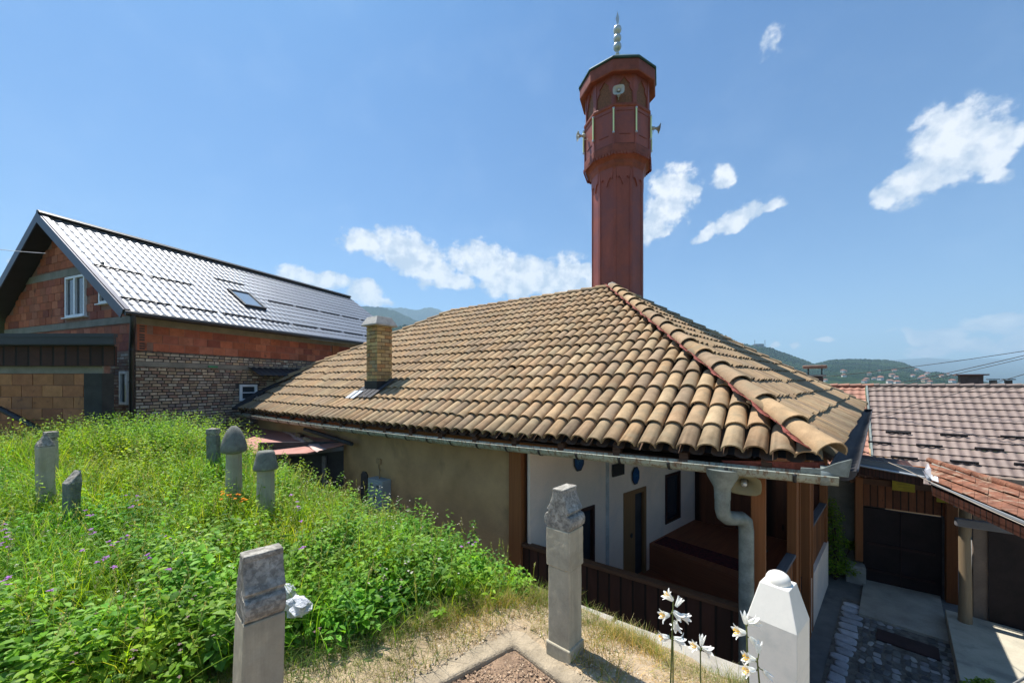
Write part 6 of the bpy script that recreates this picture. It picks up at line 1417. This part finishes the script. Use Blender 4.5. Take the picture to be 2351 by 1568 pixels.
# ------------------------------------------------------------------ far hills
def hill(name, sil, Y0, Y1, m, nz_=6., gx=160, gy=60, seed=1, base=YARD-.2):
    """ridge following silhouette points (u,v) at distance Y1; slopes down to Y0 towards the viewer"""
    r = np.random.RandomState(seed); us = np.array([s_[0] for s_ in sil], float); vs = np.array([s_[1] for s_ in sil], float)
    U = np.linspace(us[0], us[-1], gx); Vv = np.interp(U, us, vs); H = (VH-Vv)/F_*Y1
    t = np.linspace(0, 1, gy); tb = np.concatenate([t, 1+t[1:]*.12]); YY = (Y0+(Y1-Y0)*tb)[None]*np.ones(gx)[:, None]; XX = ((U-U0)/F_)[:, None]*YY
    prof = np.where(tb <= 1, np.sin(np.clip(tb, 0, 1)*np.pi/2)**1.15, np.cos((tb-1)/.12*np.pi/2)); edge_ = np.ones(gx)
    ang0 = (base-0.)/Y0; ang1 = H/Y1; f_ = np.clip(tb, 0, 1)**.75
    HH = np.where(tb[None] <= 1, YY*(ang0+(ang1[:, None]-ang0)*f_[None]), H[:, None]-(tb[None]-1)/.12*(H[:, None]-base))
    # several octaves of lumpiness plus tree-sized grain
    for k, (wl, am) in enumerate(((Y1*.12, .05), (Y1*.05, .025), (Y1*.02, .01))):
        HH = HH+am*np.abs(H[:, None])*np.sin(XX/wl*6.28+k*2+YY/wl*3.)*np.cos(YY/wl*5+k)*(prof[None])*(np.abs(tb-1)[None]*1.0+.04)
    HH = HH+r.rand(*HH.shape)*nz_*prof[None]
    Vt = np.stack([XX, YY, HH], -1).reshape(-1, 3); n1, n2 = XX.shape; ii = np.arange(n1*n2).reshape(n1, n2)
    Q = np.stack([ii[:-1, :-1], ii[1:, :-1], ii[1:, 1:], ii[:-1, 1:]], -1).reshape(-1, 4)
    o = npmesh(name, Vt, Q, (1, 1, 1), m, smooth=False); o['kind'] = 'structure'; return o, (XX, YY, HH)
def hillmat(name, a_, b_, sc_, c_=None):
    M = bpy.data.materials.new(name); M.use_nodes = True; n = NT(M.node_tree); b = n.n['Principled BSDF']; tcn = n.new('ShaderNodeTexCoord')
    n1 = n.noise(tcn.outputs['Object'], sc_, 8, .65); n2 = n.noise(tcn.outputs['Object'], sc_*12, 4, .7)
    c = n.mix(n.mr(n1, .42, .6, 0, 1, True), a_, b_); c = n.mix(n.mr(n2, .3, .7, .0, .7), c, tuple(x*.4 for x in a_))
    n.l.new(c, b.inputs['Base Color']); b.inputs['Roughness'].default_value = 1; b.inputs['Specular IOR Level'].default_value = 0; return M
m_h1 = hillmat('wooded_hill', (.010, .030, .018), (.036, .068, .030), .008); m_h2 = hillmat('far_mountain', (.012, .028, .018), (.028, .048, .022), .002)
hill('hill', [(1380, 879), (1500, 800), (1640, 760), (1700, 790), (1740, 797), (1768, 800), (1800, 812), (1850, 830), (1870, 838), (1905, 829), (1960, 826), (2040, 829), (2075, 835), (2100, 846), (2140, 862), (2170, 868), (2215, 880), (2260, 884)], 650, 1500, m_h1, 7., 420, 90, 1)
hill('hill', [(2020, 878), (2060, 868), (2100, 860), (2150, 856), (2185, 862), (2220, 872), (2260, 880), (2300, 884)], 600, 1150, m_h1, 6., 120, 50, 2)
hill('mountain', [(1500, 870), (1850, 848), (1990, 834), (2060, 826), (2130, 822), (2200, 826), (2260, 823), (2350, 825), (2450, 818)], 4200, 8000, m_h2, 9., 200, 30, 3)
hill('mountain', [(400, 800), (700, 730), (830, 704), (870, 706), (905, 714), (950, 735), (1010, 755), (1080, 775), (1200, 800), (1400, 850), (1500, 879)], 1700, 3000, m_h2, 9., 260, 50, 4)
hill('mountain', [(500, 760), (800, 716), (880, 707), (925, 708), (960, 713), (985, 706), (1005, 711), (1030, 722), (1100, 745), (1250, 780), (1450, 840), (1550, 879)], 3000, 5200, m_h2, 14., 220, 40, 5)
hill('hill', [(700, 800), (850, 770), (930, 748), (1000, 752), (1100, 760), (1200, 800), (1300, 850), (1360, 879)], 500, 1200, m_h1, 6., 200, 50, 6)
# hilltop building with masts
p = atY(1742, 796, 1480); hb = thing('hilltop_building', 'long grey building with two masts on top of the wooded hill', 'building', p-Z*12)
MB().box(p+np.array([-75, 0, -12]), (95, 0, 0), (0, 20, 0), (0, 0, 17)).build('wall', mat('far_grey_wall', (.16, .17, .18), .9), hb); MB().box(p+np.array([-10, 0, 5]), (30, 0, 0), (0, 18, 0), (0, 0, 6)).build('tower', mat('far_grey_wall2', (.14, .15, .16), .9), hb)
for dx in (-12, 27): MB().tube([p+np.array([dx, 5, 0]), p+np.array([dx, 5, 26])], .8, 6).build('mast', m_black, hb)
# hillside houses
m_hw = [mat('far_wall_white', (.62, .60, .55), .9, bump=0), mat('far_wall_cream', (.50, .42, .32), .9, bump=0)]; m_hr = [mat('far_roof_red', (.28, .13, .09), .9, bump=0), mat('far_roof_brown', (.22, .12, .09), .9, bump=0)]
kinds = []
def farhouse(k):
    t = thing('hillside_house', '', 'house', (0, 0, 0), 'houses scattered on the far hillside'); w_, d_, h_ = 11, 9, 6.5
    b = MB(); b.box((-w_/2, -d_/2, -3), (w_, 0, 0), (0, d_, 0), (0, 0, h_+3)); b.build('wall', m_hw[k % 2], t)
    b = MB(); o_ = .8; e_ = [(-w_/2-o_, -d_/2-o_, h_), (w_/2+o_, -d_/2-o_, h_), (w_/2+o_, d_/2+o_, h_), (-w_/2-o_, d_/2+o_, h_), (-w_/2+2, 0, h_+3.4), (w_/2-2, 0, h_+3.4)]
    b.add(e_, [(0, 1, 5, 4), (1, 2, 5), (2, 3, 4, 5), (3, 0, 4), (3, 2, 1, 0)]); b.build('roof', m_hr[k//2], t); return t
hk = ['white-walled red-roofed', 'cream-walled red-roofed', 'white-walled brown-roofed', 'cream-walled brown-roofed']
protos = [farhouse(k) for k in range(4)]; used = [0]*4
bpy.context.view_layer.update()
dg = bpy.context.evaluated_depsgraph_get()
rr2 = random.Random(17); cnt = 0
for tr in range(400):
    if cnt >= 30: break
    if rr2.random() < .8: u = rr2.uniform(1905, 2190); v = rr2.triangular(846, 884, 876)
    else: u = rr2.uniform(1880, 2120); v = rr2.uniform(842, 884)
    rv = Vector(ray(u, v)).normalized(); hit, loc, nrm, idx, ob_, mw = sc.ray_cast(dg, Vector(rv*400), rv)
    if not hit or not ob_.name.startswith('hill'): continue
    k = rr2.choice([0, 0, 1, 1, 2, 3]); o = protos[k] if used[k] == 0 else copy_tree(protos[k]); used[k] += 1
    s_ = rr2.uniform(.5, .8); o.location = loc; o.scale = (s_, s_, s_); o.rotation_euler.z = rr2.uniform(-.6, .6)
    side_ = 'low' if v > 868 else 'high'
    zone_ = 'left' if u < 1990 else ('middle' if u < 2090 else 'right')
    o['label'] = 'tiny %s house %s on the %s part of the wooded hill' % (hk[k], side_, zone_); o['category'] = 'house'; cnt += 1
_by = {}
for o in bpy.data.objects:
    if o.name.startswith('hillside_house') and o.parent is None and o.get('label'): _by.setdefault(o['label'], []).append(o)
for lab_, os_ in _by.items():
    if len(os_) > 1:
        os_.sort(key=lambda q: q.location.x/q.location.y)
        for q, w_ in zip(os_, ('leftmost', 'second', 'third', 'fourth', 'fifth', 'sixth', 'seventh')): q['label'] = lab_.replace('tiny', w_+' tiny', 1)+(' from left' if w_ != 'leftmost' else '')
for k in range(4):
    if used[k] == 0:
        for ch_ in children(protos[k]): bpy.data.objects.remove(ch_)
        bpy.data.objects.remove(protos[k])
# ------------------------------------------------------------------ haze
HZ = True
if HZ:
    b = MB(); b.box((-12000, -2500, YARD-1.5), (24000, 0, 0), (0, 11200, 0), (0, 0, 1150)); M = bpy.data.materials.new('haze_air'); M.use_nodes = True; n = NT(M.node_tree); n.n.clear()
    pv = n.new('ShaderNodeVolumePrincipled'); pv.inputs['Color'].default_value = (.55, .80, 1, 1); pv.inputs['Density'].default_value = .00016; pv.inputs['Anisotropy'].default_value = .1
    o_ = n.new('ShaderNodeOutputMaterial'); n.l.new(pv.outputs[0], o_.inputs['Volume']); o = b.build('haze', M); o['kind'] = 'stuff'; o['label'] = 'pale blue haze over the valley'
